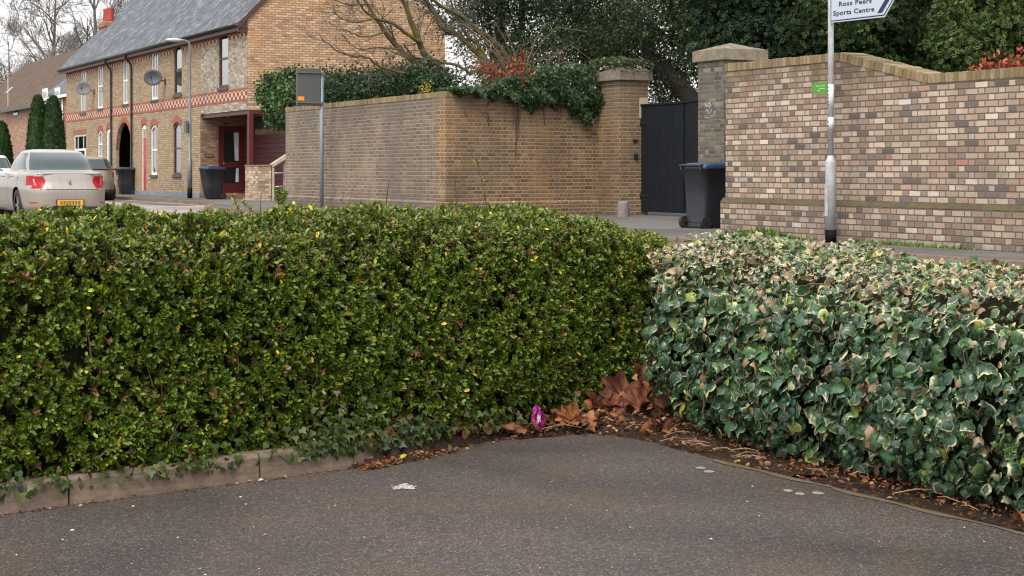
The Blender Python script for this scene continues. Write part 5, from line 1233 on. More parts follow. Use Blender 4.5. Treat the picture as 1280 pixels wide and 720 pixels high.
# scattered bits on the asphalt and along the kerb
pk = Path(NP([(-5.0, 3.43), (-2.456, 4.60), (-.805, 5.36), (-.42, 5.68)])); s = r3.random(420)*pk.L; q, T = pk.at(s); q = q - np.stack([-T[:, 1], T[:, 0]], -1)*(np.abs(r3.normal(size=420))*.025+.004)[:, None]
q2 = np.stack([r3.uniform(-2.2, 3, 90), r3.uniform(3.2, 5.3, 90)], 1); ok = q2[:, 1] < np.interp(q2[:, 0], [-2.456, -.8, 1.1, 2.3, 3.4], [4.5, 5.25, 5.4, 4.2, 3.2]); q2 = np.array(NP(q2[ok]))
q = np.concatenate([q, q2]); n = len(q); P = np.concatenate([q, np.full((n, 1), CP+.004)], 1); a = r3.random(n)*6.28
sz = np.concatenate([.008+.02*r3.random(420), .004+.014*r3.random(n-420)])
l2 = leaf_mesh('leaf_litter', P, np.stack([np.cos(a), np.sin(a), 0*a+.05], 1), norm(np.array([0, 0, 1])+.25*r3.normal(size=(n, 3))), sz, T_CURL, M_dry, palette(n, [(.25,.10,.045), (.5,.33,.1), (.12,.06,.035), (.5,.45,.4)], [4, 1.2, 3, .6], .3, r3))
props(l2, 'thin scatter of dry leaf scraps on the asphalt along the concrete kerb', 'leaf litter', kind='stuff')
# middling crumpled leaves heaped in the corner and against the kerb end
k1, k2 = 230, 60
cx_ = np.concatenate([np.stack([r3.normal(.93, .16, k1), r3.normal(6.38, .17, k1)], 1), np.stack([r3.uniform(-.75, .6, k2), np.zeros(k2)], 1)])
cx_[k1:, 1] = np.interp(cx_[k1:, 0], [-.9, -.42, -.15, .48, .8], [5.33, 5.66, 5.84, 6.04, 5.92])+r3.uniform(-.01, .10, k2)
q = np.array(NP(cx_)); n = len(q); zq = CP+.01+mound(q[:, 0], q[:, 1])+.07*r3.random(n)*np.exp(-((cx_[:, 0]-.93)**2+(cx_[:, 1]-6.4)**2)/.08)
P = np.concatenate([q, zq[:, None]], 1); a = r3.random(n)*6.28; D = norm(np.stack([np.cos(a), np.sin(a), .5*r3.normal(size=n)], 1)); Nn = norm(np.array([0, -.5, 1])+.7*r3.normal(size=(n, 3)))
ml = leaf_mesh('leaf_litter', P, D, Nn, .035+.055*r3.random(n), IV[2][0], M_dry, palette(n, [(.26,.10,.045), (.33,.14,.06), (.17,.065,.035), (.38,.20,.10)], [4, 3, 4, 1], .3, r3)); props(ml, 'crumpled orange brown leaves piled in the corner between the hedges', 'leaf litter', kind='stuff')
# straw-like dead stems
m = MB()
for i in range(44):
    x = r3.uniform(-.65, 1.2) if i < 38 else r3.uniform(.9, 2.2); yl_ = np.interp(x, [p[0] for p in line_c], [p[1] for p in line_c]); y = yl_+r3.uniform(-.02, .22)
    a = r3.normal()*.8+(.6 if x < .5 else -.9); L = r3.uniform(.03, .13); d = Vector((math.cos(a), math.sin(a), 0)); p = Vector((x, y, CP+.012+float(mound(x, y))*.5+r3.random()*.02))
    m.tube([p-d*L, p+Vector((r3.normal()*.012, r3.normal()*.012, .012)), p+d*L], [.0022, .003, .0018], 4, False)
props(m.build('dead_stems', plain('straw_stem', (.27,.18,.11), .8, var=.5, scale=10)), 'pale dry stems tangled in the leaf litter', 'dead stems', kind='stuff')

def dead_leaf(label, px, py, size, yaw, pitch, t=None, z=None, colr=(.36,.15,.065), roll=0, hold=None, wide=1.0):
    """big crumpled lobed plane leaf"""
    rr_ = np.random.default_rng(int(px*7+py)); lobes = [(0, 1.0), (13, .72), (24, .46), (38, .66), (48, .95), (60, .66), (72, .44), (86, .58), (98, .74), (114, .5), (135, .36), (160, .34), (180, .26)]
    ang = [a for a, _ in lobes] + [-a for a, _ in lobes[1:-1]][::-1]; rad = [b for _, b in lobes] + [b for _, b in lobes[1:-1]][::-1]
    k = len(ang); rings = 5; vs = [(0, 0, 0)]
    for j in range(1, rings+1):
        for a, b in zip(ang, rad):
            f = j/rings; rr2 = b*(.25+.75*f)*f if f < 1 else b; a2 = math.radians(a)
            vs.append((rr2*math.cos(a2)*.6, rr2*math.sin(a2)*.6*wide, .12*math.sin(a2*5)*f + .30*f*f*abs(math.sin(a2)) + .08*math.sin(a2*3+j*1.3)*f + .045*rr_.normal()*f))
    fs = [(0, 1+i, 1+(i+1) % k) for i in range(k)] + [(1+j*k+i, 1+(j+1)*k+i, 1+(j+1)*k+(i+1) % k, 1+j*k+(i+1) % k) for j in range(rings-1) for i in range(k)]
    m = MB(); m.add([tuple(c*size for c in v) for v in vs], fs, True)
    g = NG('dead_leaf'); n1 = g.noise(g.tc('Object'), 22, 4, .65); colr = tuple(c*.78 for c in colr); M_ = g.fin(g.mix(g.rng(n1, .35, .65), colr, tuple(c*.42 for c in colr)), .7, spec=.3); g.bump(g.noise(g.tc('Object'), 60, 3), .5, .004)
    o = m.build('blade', M_); so = o.modifiers.new('sub', 'SUBSURF'); so.levels = so.render_levels = 1
    size *= .88; tt = t*1.4848 if t else F*NEARH/(py-213); p = at_y(px, py, tt)
    if z is not None: p.z = z
    e = thing('dead_leaf', label, 'leaf', p, 0, 'large fallen leaves in the corner'); e.rotation_euler = (roll, pitch, yaw); o.parent = e
    m = MB(); m.tube([(-.05*size, 0, 0), (-.35*size, .03*size, .02*size), (-.75*size, 0, -.02*size)], [.004, .0025, .002], 5, False); m.build('stalk', M_twig, e)
dead_leaf('bright orange brown leaf standing upright just right of the magenta wrapper', 715, 540, .19, math.radians(60), -1.0, colr=(.36,.13,.04), z=CP+.065, roll=.1)
dead_leaf('largest rust brown leaf leaning upright at the top of the corner heap', 776, 497, .30, math.radians(80), -1.1, t=6.3, colr=(.22,.08,.04), roll=.1)
dead_leaf('narrow curled brown leaf hung up in the hedge above the corner heap', 799, 470, .20, math.radians(110), -1.3, t=6.2, colr=(.24,.085,.05), wide=.5)
dead_leaf('dark rust leaf caught against the variegated ivy above the heap', 822, 476, .22, math.radians(20), -.9, t=6.15, colr=(.20,.07,.04))
dead_leaf('flat curled rust leaf at the front of the corner heap', 770, 522, .22, math.radians(160), -.35, t=6.2, colr=(.25,.085,.04), z=CP+.075)
dead_leaf('folded brown leaf lying right of centre on the corner heap', 798, 512, .22, math.radians(60), -.75, t=6.15, colr=(.27,.10,.05), z=CP+.12)
dead_leaf('pale tan leaf lying just left of the magenta wrapper', 655, 544, .12, math.radians(200), -.5, colr=(.38,.18,.09), z=CP+.035)
dead_leaf('brown leaf pressed against the hedge foot behind the orange leaf', 690, 530, .15, math.radians(10), -.8, t=6.05, colr=(.24,.09,.04), z=CP+.05)
dead_leaf('dark red brown leaf under the edge of the ivy hedge', 828, 545, .16, math.radians(-60), -.3, t=6.0, colr=(.19,.055,.035), z=CP+.03)
dead_leaf('rust leaf standing on edge at the left side of the corner heap', 748, 508, .20, math.radians(120), -.95, t=6.25, colr=(.20,.075,.04), z=CP+.10)
dead_leaf('pinkish brown leaf tucked under the ivy at the right side of the heap', 832, 505, .20, math.radians(-20), -.8, t=6.1, colr=(.24,.11,.075), z=CP+.12)
dead_leaf('small folded leaf between the orange leaf and the corner heap', 742, 530, .13, math.radians(45), -.5, t=6.05, colr=(.26,.10,.05), z=CP+.05)
dead_leaf('orange brown leaf at the foot of the ivy hedge at the right edge', 1272, 655, .10, math.radians(-40), -.3, t=4.46, colr=(.36,.15,.06), z=CP+.02)
# magenta wrapper stuck in the litter
wp = thing('sweet_wrapper', 'crumpled magenta foil wrapper standing in the leaf litter', 'wrapper', (.146, 8.86, CP+.02), math.radians(15)); wp.rotation_euler = (-.12, -.12, .3)
m = MB(); pr = [(0, .012), (.02, .026), (.05, .034), (.09, .034), (.12, .024), (.145, .008)]; vs = []; n = 12; rr_ = np.random.default_rng(2)
for z, w_ in pr:
    for k in range(n): a = 2*PI*k/n; vs.append((w_*math.cos(a)*(1+.05*rr_.normal()), .4*w_*math.sin(a)+.004*rr_.normal(), z+.004*rr_.normal()))
m.add(vs, [(i*n+k, i*n+(k+1) % n, (i+1)*n+(k+1) % n, (i+1)*n+k) for i in range(5) for k in range(n)] + [tuple(reversed(range(n))), tuple(range(5*n, 6*n))], False)
g = NG('magenta_foil'); n1 = g.noise(g.tc('Object'), 45, 3, .6); m.build('foil', g.fin(g.ramp(n1, [(.4, (.16,.005,.09)), (.58, (.25,.01,.15)), (.66, (.42,.2,.36)), (.7, (.2,.008,.11))]), .3, .4), wp)
m = MB(); m.add([(-.006, -.0165, .05), (.012, -.017, .055), (.006, -.0165, .085), (-.002, -.016, .095)], [(0, 1, 2, 3)]); m.build('print', plain('pale_green_print', (.35,.5,.3), .5), wp)
# white splash and pale spots on the asphalt
def blot(label, cat, X, Y, w_, d_, c, seed, name='paint_splash', ragged=.45, group=None):
    rr_ = np.random.default_rng(seed); k = 40; ph = rr_.random(4)*6.28; m = MB(); vs = [(0, 0, 0)]
    for i in range(k):
        a = 2*PI*i/k; r_ = 1+ragged*(.5*math.sin(3*a+ph[0])+.35*math.sin(5*a+ph[1])+.3*math.sin(9*a+ph[2])+.2*rr_.normal()); vs.append((w_*.5*r_*math.cos(a), d_*.5*r_*math.sin(a), 0))
    m.add(vs, [(0, 1+i, 1+(i+1) % k) for i in range(k)]); g = NG('blot'); nn = g.noise(g.tc('Object'), 60, 4, .7); M_ = g.fin(g.mix(g.rng(nn, .42, .6), (.13,.115,.1), c), .8)
    o = m.build(name, M_); o.location = (X, Y, CP+.003); props(o, label, cat, group)
blot('ragged white splash on the asphalt below the hedge corner', 'paint splash', -.477, 7.42, .10, .12, (.66,.62,.58), 1)
for i, (px, py, w_, lb) in enumerate(((985, 614, .05, 'leftmost pale round spot of the cluster on the asphalt by the ivy hedge'), (1000, 618, .05, 'pale round spot just below the middle of the cluster by the ivy hedge'), (1022, 617, .06, 'rightmost and largest pale spot of the cluster by the ivy hedge'), (876, 585.5, .055, 'upper of two pale spots on the asphalt near the leaf corner'), (886, 590, .06, 'lower of two pale spots on the asphalt near the leaf corner'))):
    p = on_ground(px, py, CP); blot(lb, 'pale spot', p.x, p.y, w_*.8, .07, (.40,.37,.34), 20+i, 'lichen_spot', .12, 'pale spots on the asphalt')
# small white stones and crumbs
m = MB()
for i in range(60):
    x, y = r3.uniform(-2.2, 3), r3.uniform(3.3, 5.5)
    if y > np.interp(x, [-2.456, -.8, 1.1, 2.3, 3.4], [4.5, 5.25, 5.4, 4.2, 3.2]): continue
    x, y = NP([(x, y)])[0]; s_2 = .0022+.005*r3.random()**3; ico(m, (x, y, CP+s_2*.4), s_2, 1.3, 1, .6, 6, 4)
props(m.build('grit', plain('pale_grit', (.55,.52,.47), .8, var=.3, scale=3)), 'pale grit scattered on the asphalt', 'grit', kind='stuff')
# weeds along the foot of the mixed brick wall
n = 2600; s = r3.uniform(-8.2, -3.3, n)*1.4724; wgt = .5+.5*np.sin(s*2.1)+.8*np.exp(-((s+11.2)/.5)**2); k = r3.random(n) < wgt/1.4*np.interp(s, [-12.1, -7.4, -4.9], [1, .8, .25]); s = s[k]; n = len(s)
P = np.array([S(a-7.91, 13.46-abs(r3.normal())*.06, 0.0) for a in s]); D = norm(np.array([0, 0, 1.])+.5*r3.normal(size=(n, 3))); hh = np.interp(s, [-11.8, -11.2, -10.6, -4], [.06, .12, .05, .045])*(.5+.8*r3.random(n))
wd = leaf_mesh('weeds', P, D, norm(r3.normal(size=(n, 3))), hh, T_KITE, M_leaf, palette(n, [(.09,.19,.02), (.06,.14,.02), (.14,.24,.04)], [1, 1, 1], .25, r3)); props(wd, 'bright green weeds along the foot of the mixed brick wall', 'weeds', kind='stuff')
# ================================================================ IVY, SHRUBS AND TREES
r4 = np.random.default_rng(23)
def clumps(blobs, nclump, per, sig, r, shell=.55):
    """leaf positions in clumps spread through ellipsoids: blobs (centre, radii, weight)"""
    w_ = np.array([b[2] for b in blobs], float); w_ /= w_.sum(); bi = r.choice(len(blobs), nclump, p=w_)
    C = np.array([b[0] for b in blobs])[bi]; R = np.array([b[1] for b in blobs])[bi]
    d = norm(r.normal(size=(nclump, 3))); rad = shell+(1-shell)*r.random(nclump)**.6; cc = C+d*R*rad[:, None]
    P = cc[:, None]+r.normal(size=(nclump, per, 3))*np.array(sig); N = norm(d[:, None]+.5*norm(P-cc[:, None])+np.array([0, 0, .4]))
    return P.reshape(-1, 3), N.reshape(-1, 3), np.repeat(np.arange(nclump), per)
def foliage(parent, blobs, nclump, per, sig, size, cols, wts, r, T=T_KITE, mat=None, droop=.3, shell=.55, name='crown', widths=1.0):
    P, N, ci = clumps(blobs, nclump, per, sig, r, shell); n = len(P)
    D = norm(N*.6+np.array([0, 0, -droop])+.8*r.normal(size=(n, 3))); Nn = norm(N+.6*r.normal(size=(n, 3)))
    tn = palette(n, cols, wts, .2, r)*(0.5+1.0*r.random(nclump))[ci][:, None]  # wide random clump tones paint lit clumps and dark gaps into the leaves
    return leaf_mesh(name, P, D, Nn, size[0]+(size[1]-size[0])*r.random(n), T, mat or M_need, tn, parent, widths=np.full(n, widths))
def limb(m, pts, r0, r1_, n=7):
    k = len(pts); m.tube(pts, [r0+(r1_-r0)*i/(k-1) for i in range(k)], n, False)
def branch(m, p, d, L, r_, lev, rg, droop=0.0, nb=(3, 5), minr=.006, spread=.7, up=.0):
    k = 4; pts = [p]; q = p.copy(); dd = d.copy()
    for i in range(k):
        dd = (dd+Vector(rg.normal(size=3)*.16)+Vector((0, 0, up-droop*.25))).normalized(); q = q+dd*(L/k); pts.append(q.copy())
    rads = [r_*(1-.5*i/k) for i in range(k+1)]; m.tube(pts, rads, 6 if r_ > .05 else (5 if r_ > .02 else 3), False)
    if lev <= 0: return
    for j in range(rg.integers(nb[0], nb[1]+1)):
        f = rg.uniform(.3, 1.0); i = min(k-1, int(f*k)); a = pts[i].lerp(pts[i+1], f*k-i)
        e = (dd+Vector(rg.normal(size=3)*spread)).normalized(); rr_ = max(minr, r_*(1-.5*f)*rg.uniform(.5, .8)); branch(m, a, e, L*rg.uniform(.55, .8), rr_, lev-1, rg, droop, nb, minr, spread, up)
M_bark = dirty('grey_bark', (.12,.10,.085), (.06,.055,.045), .95, 5)
g = NG('mossy_bark'); n1 = g.noise(g.tc('Object'), 3.2, 4, .65); n2 = g.noise(g.tc('Object'), 30, 4, .65); c_ = g.mix(g.rng(n1, .42, .6), (.105,.075,.055), (.125,.115,.02)); c_ = g.mix(g.rng(n2, .45, .75, 0, .6), c_, (.05,.04,.03)); g.bump(n2, .6, .02); M_moss = g.fin(c_, .95, spec=.2)
M_dark = dirty('dark_bark', (.018,.014,.011), (.03,.03,.014), .95, 4)

# ---- mossy bare tree behind the corner of the left wall
bt = thing('bare_tree', 'leafless mossy fruit tree leaning out from behind the wall corner across the orange gable', 'tree', at_t(618, 0, 21.6).xy.to_3d(), 0)
base = Vector(bt.location)
m = MB(); twm = MB()
def L_(pts, r0, r1_, t0=21.4, t1=20.9, tw=9, tl=.7):
    k = len(pts); W = [at_t(x, y, t0+(t1-t0)*i/(k-1))-base for i, (x, y) in enumerate(pts)]
    S_ = []
    for i in range(k-1):
        for j in range(4):
            a = W[max(i-1, 0)]; b = W[i]; c = W[i+1]; d = W[min(i+2, k-1)]; t = j/4
            S_.append(.5*((2*b)+(c-a)*t+(2*a-5*b+4*c-d)*t*t+(3*b-a-3*c+d)*t**3)+Vector(r4.normal(size=3)*.012))
    S_.append(W[-1]); limb(m, S_, r0, r1_, 8)
    for q in range(tw):
        f = r4.uniform(.25, 1); i = int(f*(len(S_)-2)); d = (S_[i+1]-S_[i]).normalized(); e = (d*.7+Vector((r4.normal()*.6, r4.normal()*.7, r4.normal()*.6+.15))).normalized()
        branch(twm, S_[i], e, tl*r4.uniform(.5, 1.3), max(.008, (r0+(r1_-r0)*f)*.35), 2, r4, 0, (2, 4), .004, .6, .0)
tr = [(618, 256), (612, 210), (590, 150), (572, 122)]
L_(tr, .22, .15, 21.6, 21.4, 0); L_([(572, 122), (548, 108), (530, 98), (520, 80), (500, 62), (482, 40), (470, 22), (455, 0), (440, -22)], .10, .025, tw=12)
L_([(560, 100), (530, 66), (520, 42), (508, 12), (500, -14), (492, -50)], .085, .03, tw=9)
L_([(524, 52), (508, 42), (492, 30), (465, 21), (448, 2), (436, -14)], .05, .015, 21.2, 20.6, tw=10)
L_([(530, 97), (500, 90), (475, 84), (462, 73), (440, 70), (418, 62), (400, 44)], .035, .010, 21.1, 20.4, tw=10, tl=.6)
L_([(628, 96), (600, 88), (588, 92), (575, 83), (545, 76), (518, 71), (505, 55)], .05, .02, 21.8, 21.0, tw=7)
L_([(640, 120), (612, 84), (590, 58), (568, 42), (552, 34), (540, 12), (525, -12), (510, -40)], .085, .03, 21.9, 21.2, tw=12)
L_([(650, 100), (625, 60), (600, 40), (575, 20), (552, 8), (530, -10)], .065, .035, 22.1, 21.3, tw=10)
L_([(612, 84), (600, 60), (580, 38), (566, 10), (560, -20)], .05, .02, 21.8, 21.6, tw=8)
L_([(482, 40), (455, 46), (436, 40), (420, 36)], .02, .008, 20.9, 20.4, tw=6, tl=.5)
L_([(500, 62), (470, 60), (450, 62), (432, 52)], .02, .007, 20.9, 20.4, tw=6, tl=.5)
L_([(470, 22), (440, 28), (420, 18), (400, 14)], .02, .007, 20.8, 20.3, tw=7, tl=.5)
L_([(460, 5), (430, 5), (405, -8)], .02, .008, 20.8, 20.3, tw=6, tl=.5)
tk = m.build('trunk', M_moss, bt); twm.build('twigs', M_bark, bt)

# ---- broom-like bare shrub with arching stems over the ivied wall
bs = thing('bare_shrub', 'twiggy straw coloured bare shrub arching above the ivied wall', 'shrub', at_t(652, 0, 20.6).xy.to_3d(), 0); bb = Vector(bs.location); m = MB()
for i in range(24):
    a = r4.uniform(-1, 1); h = r4.uniform(1.2, 2.6); p0 = Vector((r4.normal()*.15, r4.normal()*.15, 1.6)); top_ = p0+Vector((a*r4.uniform(.6, 2.0), r4.normal()*.6, h)); mid_ = p0.lerp(top_, .5)+Vector((-a*.25, 0, .35)); end = top_+Vector((a*.7, r4.normal()*.3, r4.uniform(-.5, .1)))
    m.tube([p0, p0.lerp(mid_, .5)+Vector((0, 0, .12)), mid_, mid_.lerp(top_, .5)+Vector((0, 0, .1)), top_, end], [.022, .019, .016, .013, .010, .005], 5, False)
    for j in range(7): branch(m, mid_.lerp(end, r4.random()), Vector((a*.6+r4.normal()*.5, r4.normal()*.5, r4.normal()*.5)).normalized(), r4.uniform(.2, .6), .006, 1, r4, 0, (1, 3), .004)
m.tube([(0, 0, 0), (0, 0, 1.7)], [.09, .06], 7); m.build('stems', plain('straw_bark', (.12,.088,.05), .9, var=.35, scale=9), bs)

DK = [(.014,.030,.011), (.022,.043,.015), (.009,.020,.010), (.038,.062,.018)]
def tree(label, px, t, blobs, nclump, per, sig, size, cols, wts, name='evergreen_tree', trunk=None, shell=.55, droop=.3, T=T_KITE, widths=1.0, limbs=8, tr=.2, mat=None, seed=0):
    p = at_t(px, 0, t); e = thing(name, label, 'tree', (p.x, p.y, -.1), 0, 'trees behind the garden walls'); b = Vector(e.location); rg = np.random.default_rng(100+seed)
    BL = []
    for (bx, by, bt_, rx, ry, rz_, w_) in blobs: c = at_t(bx, by, bt_)-b; BL.append((tuple(c), (rx, ry, rz_), w_))
    foliage(e, BL, nclump, per, sig, size, cols, wts, rg, T, mat or M_need, droop, shell, widths=widths)
    m = MB()
    if trunk is None: zt = max(c[2] for c, _, _ in BL); limb(m, [Vector((0, 0, 0)), Vector((.05, .03, zt*.4)), Vector((-.05, 0, zt*.8)), Vector((0, 0, zt*1.15))], tr, tr*.3, 10)
    else:
        for pts, r0, r1_ in trunk: limb(m, [at_t(x, y, tt)-b for x, y, tt in pts], r0, r1_, 10)
    for i in range(limbs):
        c, R, _ = BL[rg.integers(len(BL))]; z0 = rg.uniform(.35, .8)*c[2]; q = Vector(c)+Vector(rg.normal(size=3))*.6*min(R)
        s0 = Vector((0, 0, z0)) if trunk is None else at_t(*trunk[0][0][rg.integers(1, len(trunk[0][0]))])-b
        limb(m, [s0, s0.lerp(q, .35)+Vector((0, 0, .25)), s0.lerp(q, .7)+Vector((0, 0, .2)), q], .06, .015, 6)
        for j in range(4): branch(m, s0.lerp(q, rg.uniform(.4, 1)), Vector(rg.normal(size=3)).normalized(), rg.uniform(.5, 1.1), .018, 1, rg, .2, (2, 4), .006)
    m.build('trunk', M_dark, e); return e
# lacy dark evergreens in the middle, sky showing through
tree('tall ivy clad conifer with two straight trunks above the return wall', 630, 25, [(628, 20, 25, 1.6, 1.4, 1.5, 3), (700, 25, 25.5, 1.2, 1.2, 1.5, 2), (600, 0, 25.5, 1.6, 1.3, 1.3, 1.6), (650, -60, 25, 2.6, 2, 1.8, 3), (640, 90, 24.5, 1.0, .9, .9, 1.5)], 760, 46, (.20, .20, .13), (.05, .10), DK, [3, 2, 3, 1], trunk=[([(625, 256, 25), (625, 120, 25), (625, 0, 25), (625, -150, 25)], .17, .12), ([(652, 256, 25.3), (652, 60, 25.3), (653, -20, 25.3), (654, -150, 25.3)], .10, .08)], seed=1, shell=.25)
tree('dark feathery evergreen above the ivied pier, pale sky between its sprays', 735, 24, [(745, 25, 24, 1.4, 1.4, 1.1, 3), (715, 70, 23.5, 1.3, 1.2, 1.0, 2), (760, -40, 24, 2.2, 2.0, 1.5, 3), (690, -30, 25, 1.6, 1.6, 1.2, 1.5), (770, 40, 24.5, .9, .9, .9, 1.6)], 700, 46, (.20, .20, .11), (.05, .10), DK, [3, 2, 2.4, 1.2], seed=2, shell=.3, tr=.2)
tree('leaning dark trunked holly oak rising behind the black gate', 900, 22.5, [(810, 20, 22.5, 1.4, 1.3, .9, 3), (850, 55, 22.5, 1.2, 1.2, .9, 2.0), (835, 105, 22.8, .9, .8, .7, 1.3), (800, -40, 23, 1.8, 1.6, 1.0, 2), (900, -20, 22.5, 1.6, 1.4, 1.0, 2.4), (780, 75, 23, .8, .8, .6, .8)], 640, 40, (.17, .17, .11), (.045, .085), DK+[(.07,.085,.02)], [3, 2.5, 2, 1, .8], trunk=[([(905, 256, 22.5), (885, 165, 22.5), (868, 128, 22.5), (840, 98, 22.5), (815, 72, 22.5), (800, 40, 22.5), (780, 0, 22.6), (770, -60, 22.8)], .27, .12)], seed=3, shell=.2, T=T_OVAL, limbs=10)
# dense conifers on the right
CN = [(.014,.036,.017), (.024,.055,.019), (.009,.024,.013), (.045,.08,.025)]
T_SPR = (np.array([(0,0,0),(.25,.16,.02),(.35,.42,-.05),(.55,.18,.0),(.7,.34,-.08),(1,0,-.12),(.7,-.34,-.08),(.55,-.18,0),(.35,-.42,-.05),(.25,-.16,.02)]), [(0,9,5),(0,5,1),(1,2,3),(3,4,5),(5,6,7),(7,8,9),(1,3,5),(5,7,9)])
tree('dense dark blue green conifer behind the blackened pier', 940, 19, [(935, 45, 19, 1.2, 1.2, .9, 3), (980, 60, 18.6, 1.1, 1.1, .8, 2.5), (930, -40, 19, 1.8, 1.6, 1.2, 3), (1000, 0, 19, 1.2, 1.2, 1.2, 2)], 620, 34, (.20, .20, .10), (.09, .17), CN, [3, 2, 3, .8], seed=4, shell=.5, T=T_SPR, droop=.5, tr=.22)
tree('dark green conifer with lighter hanging tips behind the direction sign', 1080, 18.2, [(1075, 35, 18, 1.2, 1.1, .8, 3), (1040, 60, 18.3, .9, .9, .7, 2), (1120, 60, 18.4, .9, .9, .6, 1.6), (1090, -45, 18.5, 1.9, 1.6, 1.1, 3)], 560, 34, (.18, .18, .10), (.08, .15), [(.022,.05,.014), (.045,.08,.018), (.012,.028,.012), (.08,.115,.025)], [3, 2, 3, 1.2], seed=5, shell=.5, T=T_SPR, droop=.6, tr=.2)
tree('conifer coloured as deep shade filling the gap between its two lighter neighbours', 1150, 20, [(1150, 45, 20.3, 1.4, 1.2, 1.0, 3), (1160, -40, 20, 2.0, 1.6, 1.2, 3)], 380, 34, (.2, .2, .12), (.08, .15), [(.006,.014,.008), (.010,.022,.010), (.02,.035,.014)], [3, 3, 1], seed=6, shell=.4, T=T_SPR, droop=.5, tr=.2)  # near-black foliage colours paint the dark gap between the lighter trees
tree('olive green fir with drooping tips rising above the lower wall at the right edge', 1235, 16.5, [(1235, 30, 16.5, .95, .9, .75, 3), (1285, 20, 16.5, 1.0, .9, .9, 2.5), (1215, 66, 16.3, .6, .6, .45, 1.5), (1240, -55, 16.8, 1.5, 1.4, 1.0, 3), (1330, 10, 17, 1.3, 1.2, 1.3, 2.5)], 620, 34, (.15, .15, .09), (.07, .14), [(.05,.085,.02), (.085,.125,.025), (.03,.055,.018), (.12,.15,.035)], [3, 2.4, 2, 1], seed=7, shell=.45, T=T_SPR, droop=.7, tr=.17)
# a dark belt of evergreens further back closes the view on the right
for i, (px, t, lb) in enumerate(((900, 27, 'far evergreen seen between the holly oak and the blue green conifer'), (1010, 27, 'far dark evergreen behind the signpost'), (1130, 27, 'far dark evergreen right of the direction sign'), (1250, 25, 'far dark evergreen at the right edge behind the olive fir'))):
    tree(lb, px, t, [(px, 20, t, 2.1, 1.8, 2.0, 3), (px+10, -90, t, 2.0, 1.8, 1.6, 2), (px, 110, t, 2.0, 1.5, 1.2, 1)], 230, 46, (.28, .28, .2), (.09, .17), [(.012,.026,.013), (.02,.04,.016)], [1, 1], seed=10+i, shell=.3, tr=.2, limbs=4)

# ---- ivy over the return wall and pier
io = thing('ivy', 'dark ivy tumbling over the brown return wall and onto the pier cap', 'ivy', (0, 0, 0), 0)
a = Vector(S(at_v(557, 0, V0)[0], V0)); b = Vector(S(-30.74, 17.38)); r5 = np.random.default_rng(44)
def wallpt(f, off, z):          # f along the return wall, off towards the viewer
    d = (b-a).normalized(); nrm = Vector((d.y, -d.x, 0)); p = a+(b-a)*f+nrm*off; return (p.x, p.y, z)
nv = np.array([(b-a).normalized().y, -(b-a).normalized().x, .3])
PP = []; 
for i in range(9500):
    f = r5.uniform(.02, 1.04); topz = np.interp(f, [0, .2, .5, .75, 1.04], [2.50, 2.56, 2.9, 3.12, 3.1]) + .05*math.sin(f*23); botz = np.interp(f, [0, .25, .40, .50, .545, .58, .66, .78, .84, .90, .97, 1.04], [2.47, 2.42, 2.34, 2.26, 2.0, 2.28, 2.26, 2.22, 2.0, 1.90, 1.95, 2.4]) + .06*math.sin(f*61)
    z = r5.uniform(botz, topz); off = r5.uniform(.0, .22)*(1 if z > 2.3 else .55)+.02+ .07*math.sin(f*31+z*9) ; 
    if z > 2.5 and r5.random() < .6: off = r5.uniform(-.45, .2)
    PP.append(wallpt(f, max(off, .01), z) if z < 2.48 else wallpt(f, off, z))
PP = np.array(PP); scatter_ivy(io, PP, np.tile(norm(nv), (len(PP), 1)), (.04, .085), [(.022,.048,.016), (.036,.075,.022), (.06,.10,.032), (.012,.03,.012), (.13,.06,.03)], [3, 3, 1.6, 2, .25], r5, name='leaves')
P2 = []
for i in range(1500):
    x, y = r5.uniform(-.25, 1.08), r5.uniform(-.12, .75); z = 3.10+.10*r5.random()+.10*math.exp(-((x-.2)**2+(y-.3)**2)*4)
    if x > 1.0 or y < -.08: z -= r5.uniform(0, .15)
    q = S(-30.74+x, 17.38+y, z); P2.append(tuple(q))
scatter_ivy(io, np.array(P2), np.tile([[0, 0, 1.]], (len(P2), 1)), (.035, .07), [(.06,.10,.045), (.09,.13,.06), (.04,.07,.03), (.16,.10,.06)], [3, 2, 2, .5], r5, name='cap_leaves', droop=.2)
m = MB()
for i in range(16):
    f = r5.uniform(.1, 1.0); z0 = r5.uniform(1.8, 2.5); p = Vector(wallpt(f, .03, z0)); m.tube([p, p+Vector((r5.normal()*.1, 0, .3)), p+Vector((r5.normal()*.2, 0, .6))], [.008, .010, .012], 4, False)
m.build('stems', M_twig, io)
# ---- glossy ivy bush over the left end of the greyed wall
ib = thing('ivy_bush', 'rounded bush of glossy green ivy spilling over the wall end beside the porch', 'ivy bush', at_t(368, 0, 25.6).xy.to_3d(), 0); q = Vector(ib.location)
BL = [(tuple(at_t(x, y, t)-q), rr_, w_) for x, y, t, rr_, w_ in ((345, 115, 26.3, (.50, .55, .50), 2), (372, 128, 25.3, (.55, .6, .5), 2.2), (350, 140, 26, (.42, .42, .42), 1.2), (395, 120, 24.6, (.45, .5, .35), 1.2), (368, 100, 25.7, (.4, .45, .35), 1), (392, 145, 24.4, (.25, .3, .25), .5))]
foliage(ib, BL, 420, 22, (.09, .09, .08), (.05, .095), [(.035,.085,.02), (.055,.12,.028), (.02,.05,.016), (.10,.15,.04), (.18,.10,.04)], [3, 3, 2, 1, .15], r4, T_IVYS, M_ivy, .8, .7, 'leaves')
BL2 = [(c, tuple(k*.8 for k in rr_), w_) for c, rr_, w_ in BL]; foliage(ib, BL2, 160, 20, (.12, .12, .1), (.06, .10), [(.012,.03,.012)], [1], r4, T_IVYS, M_ivy, .5, .3, 'inner_leaves')
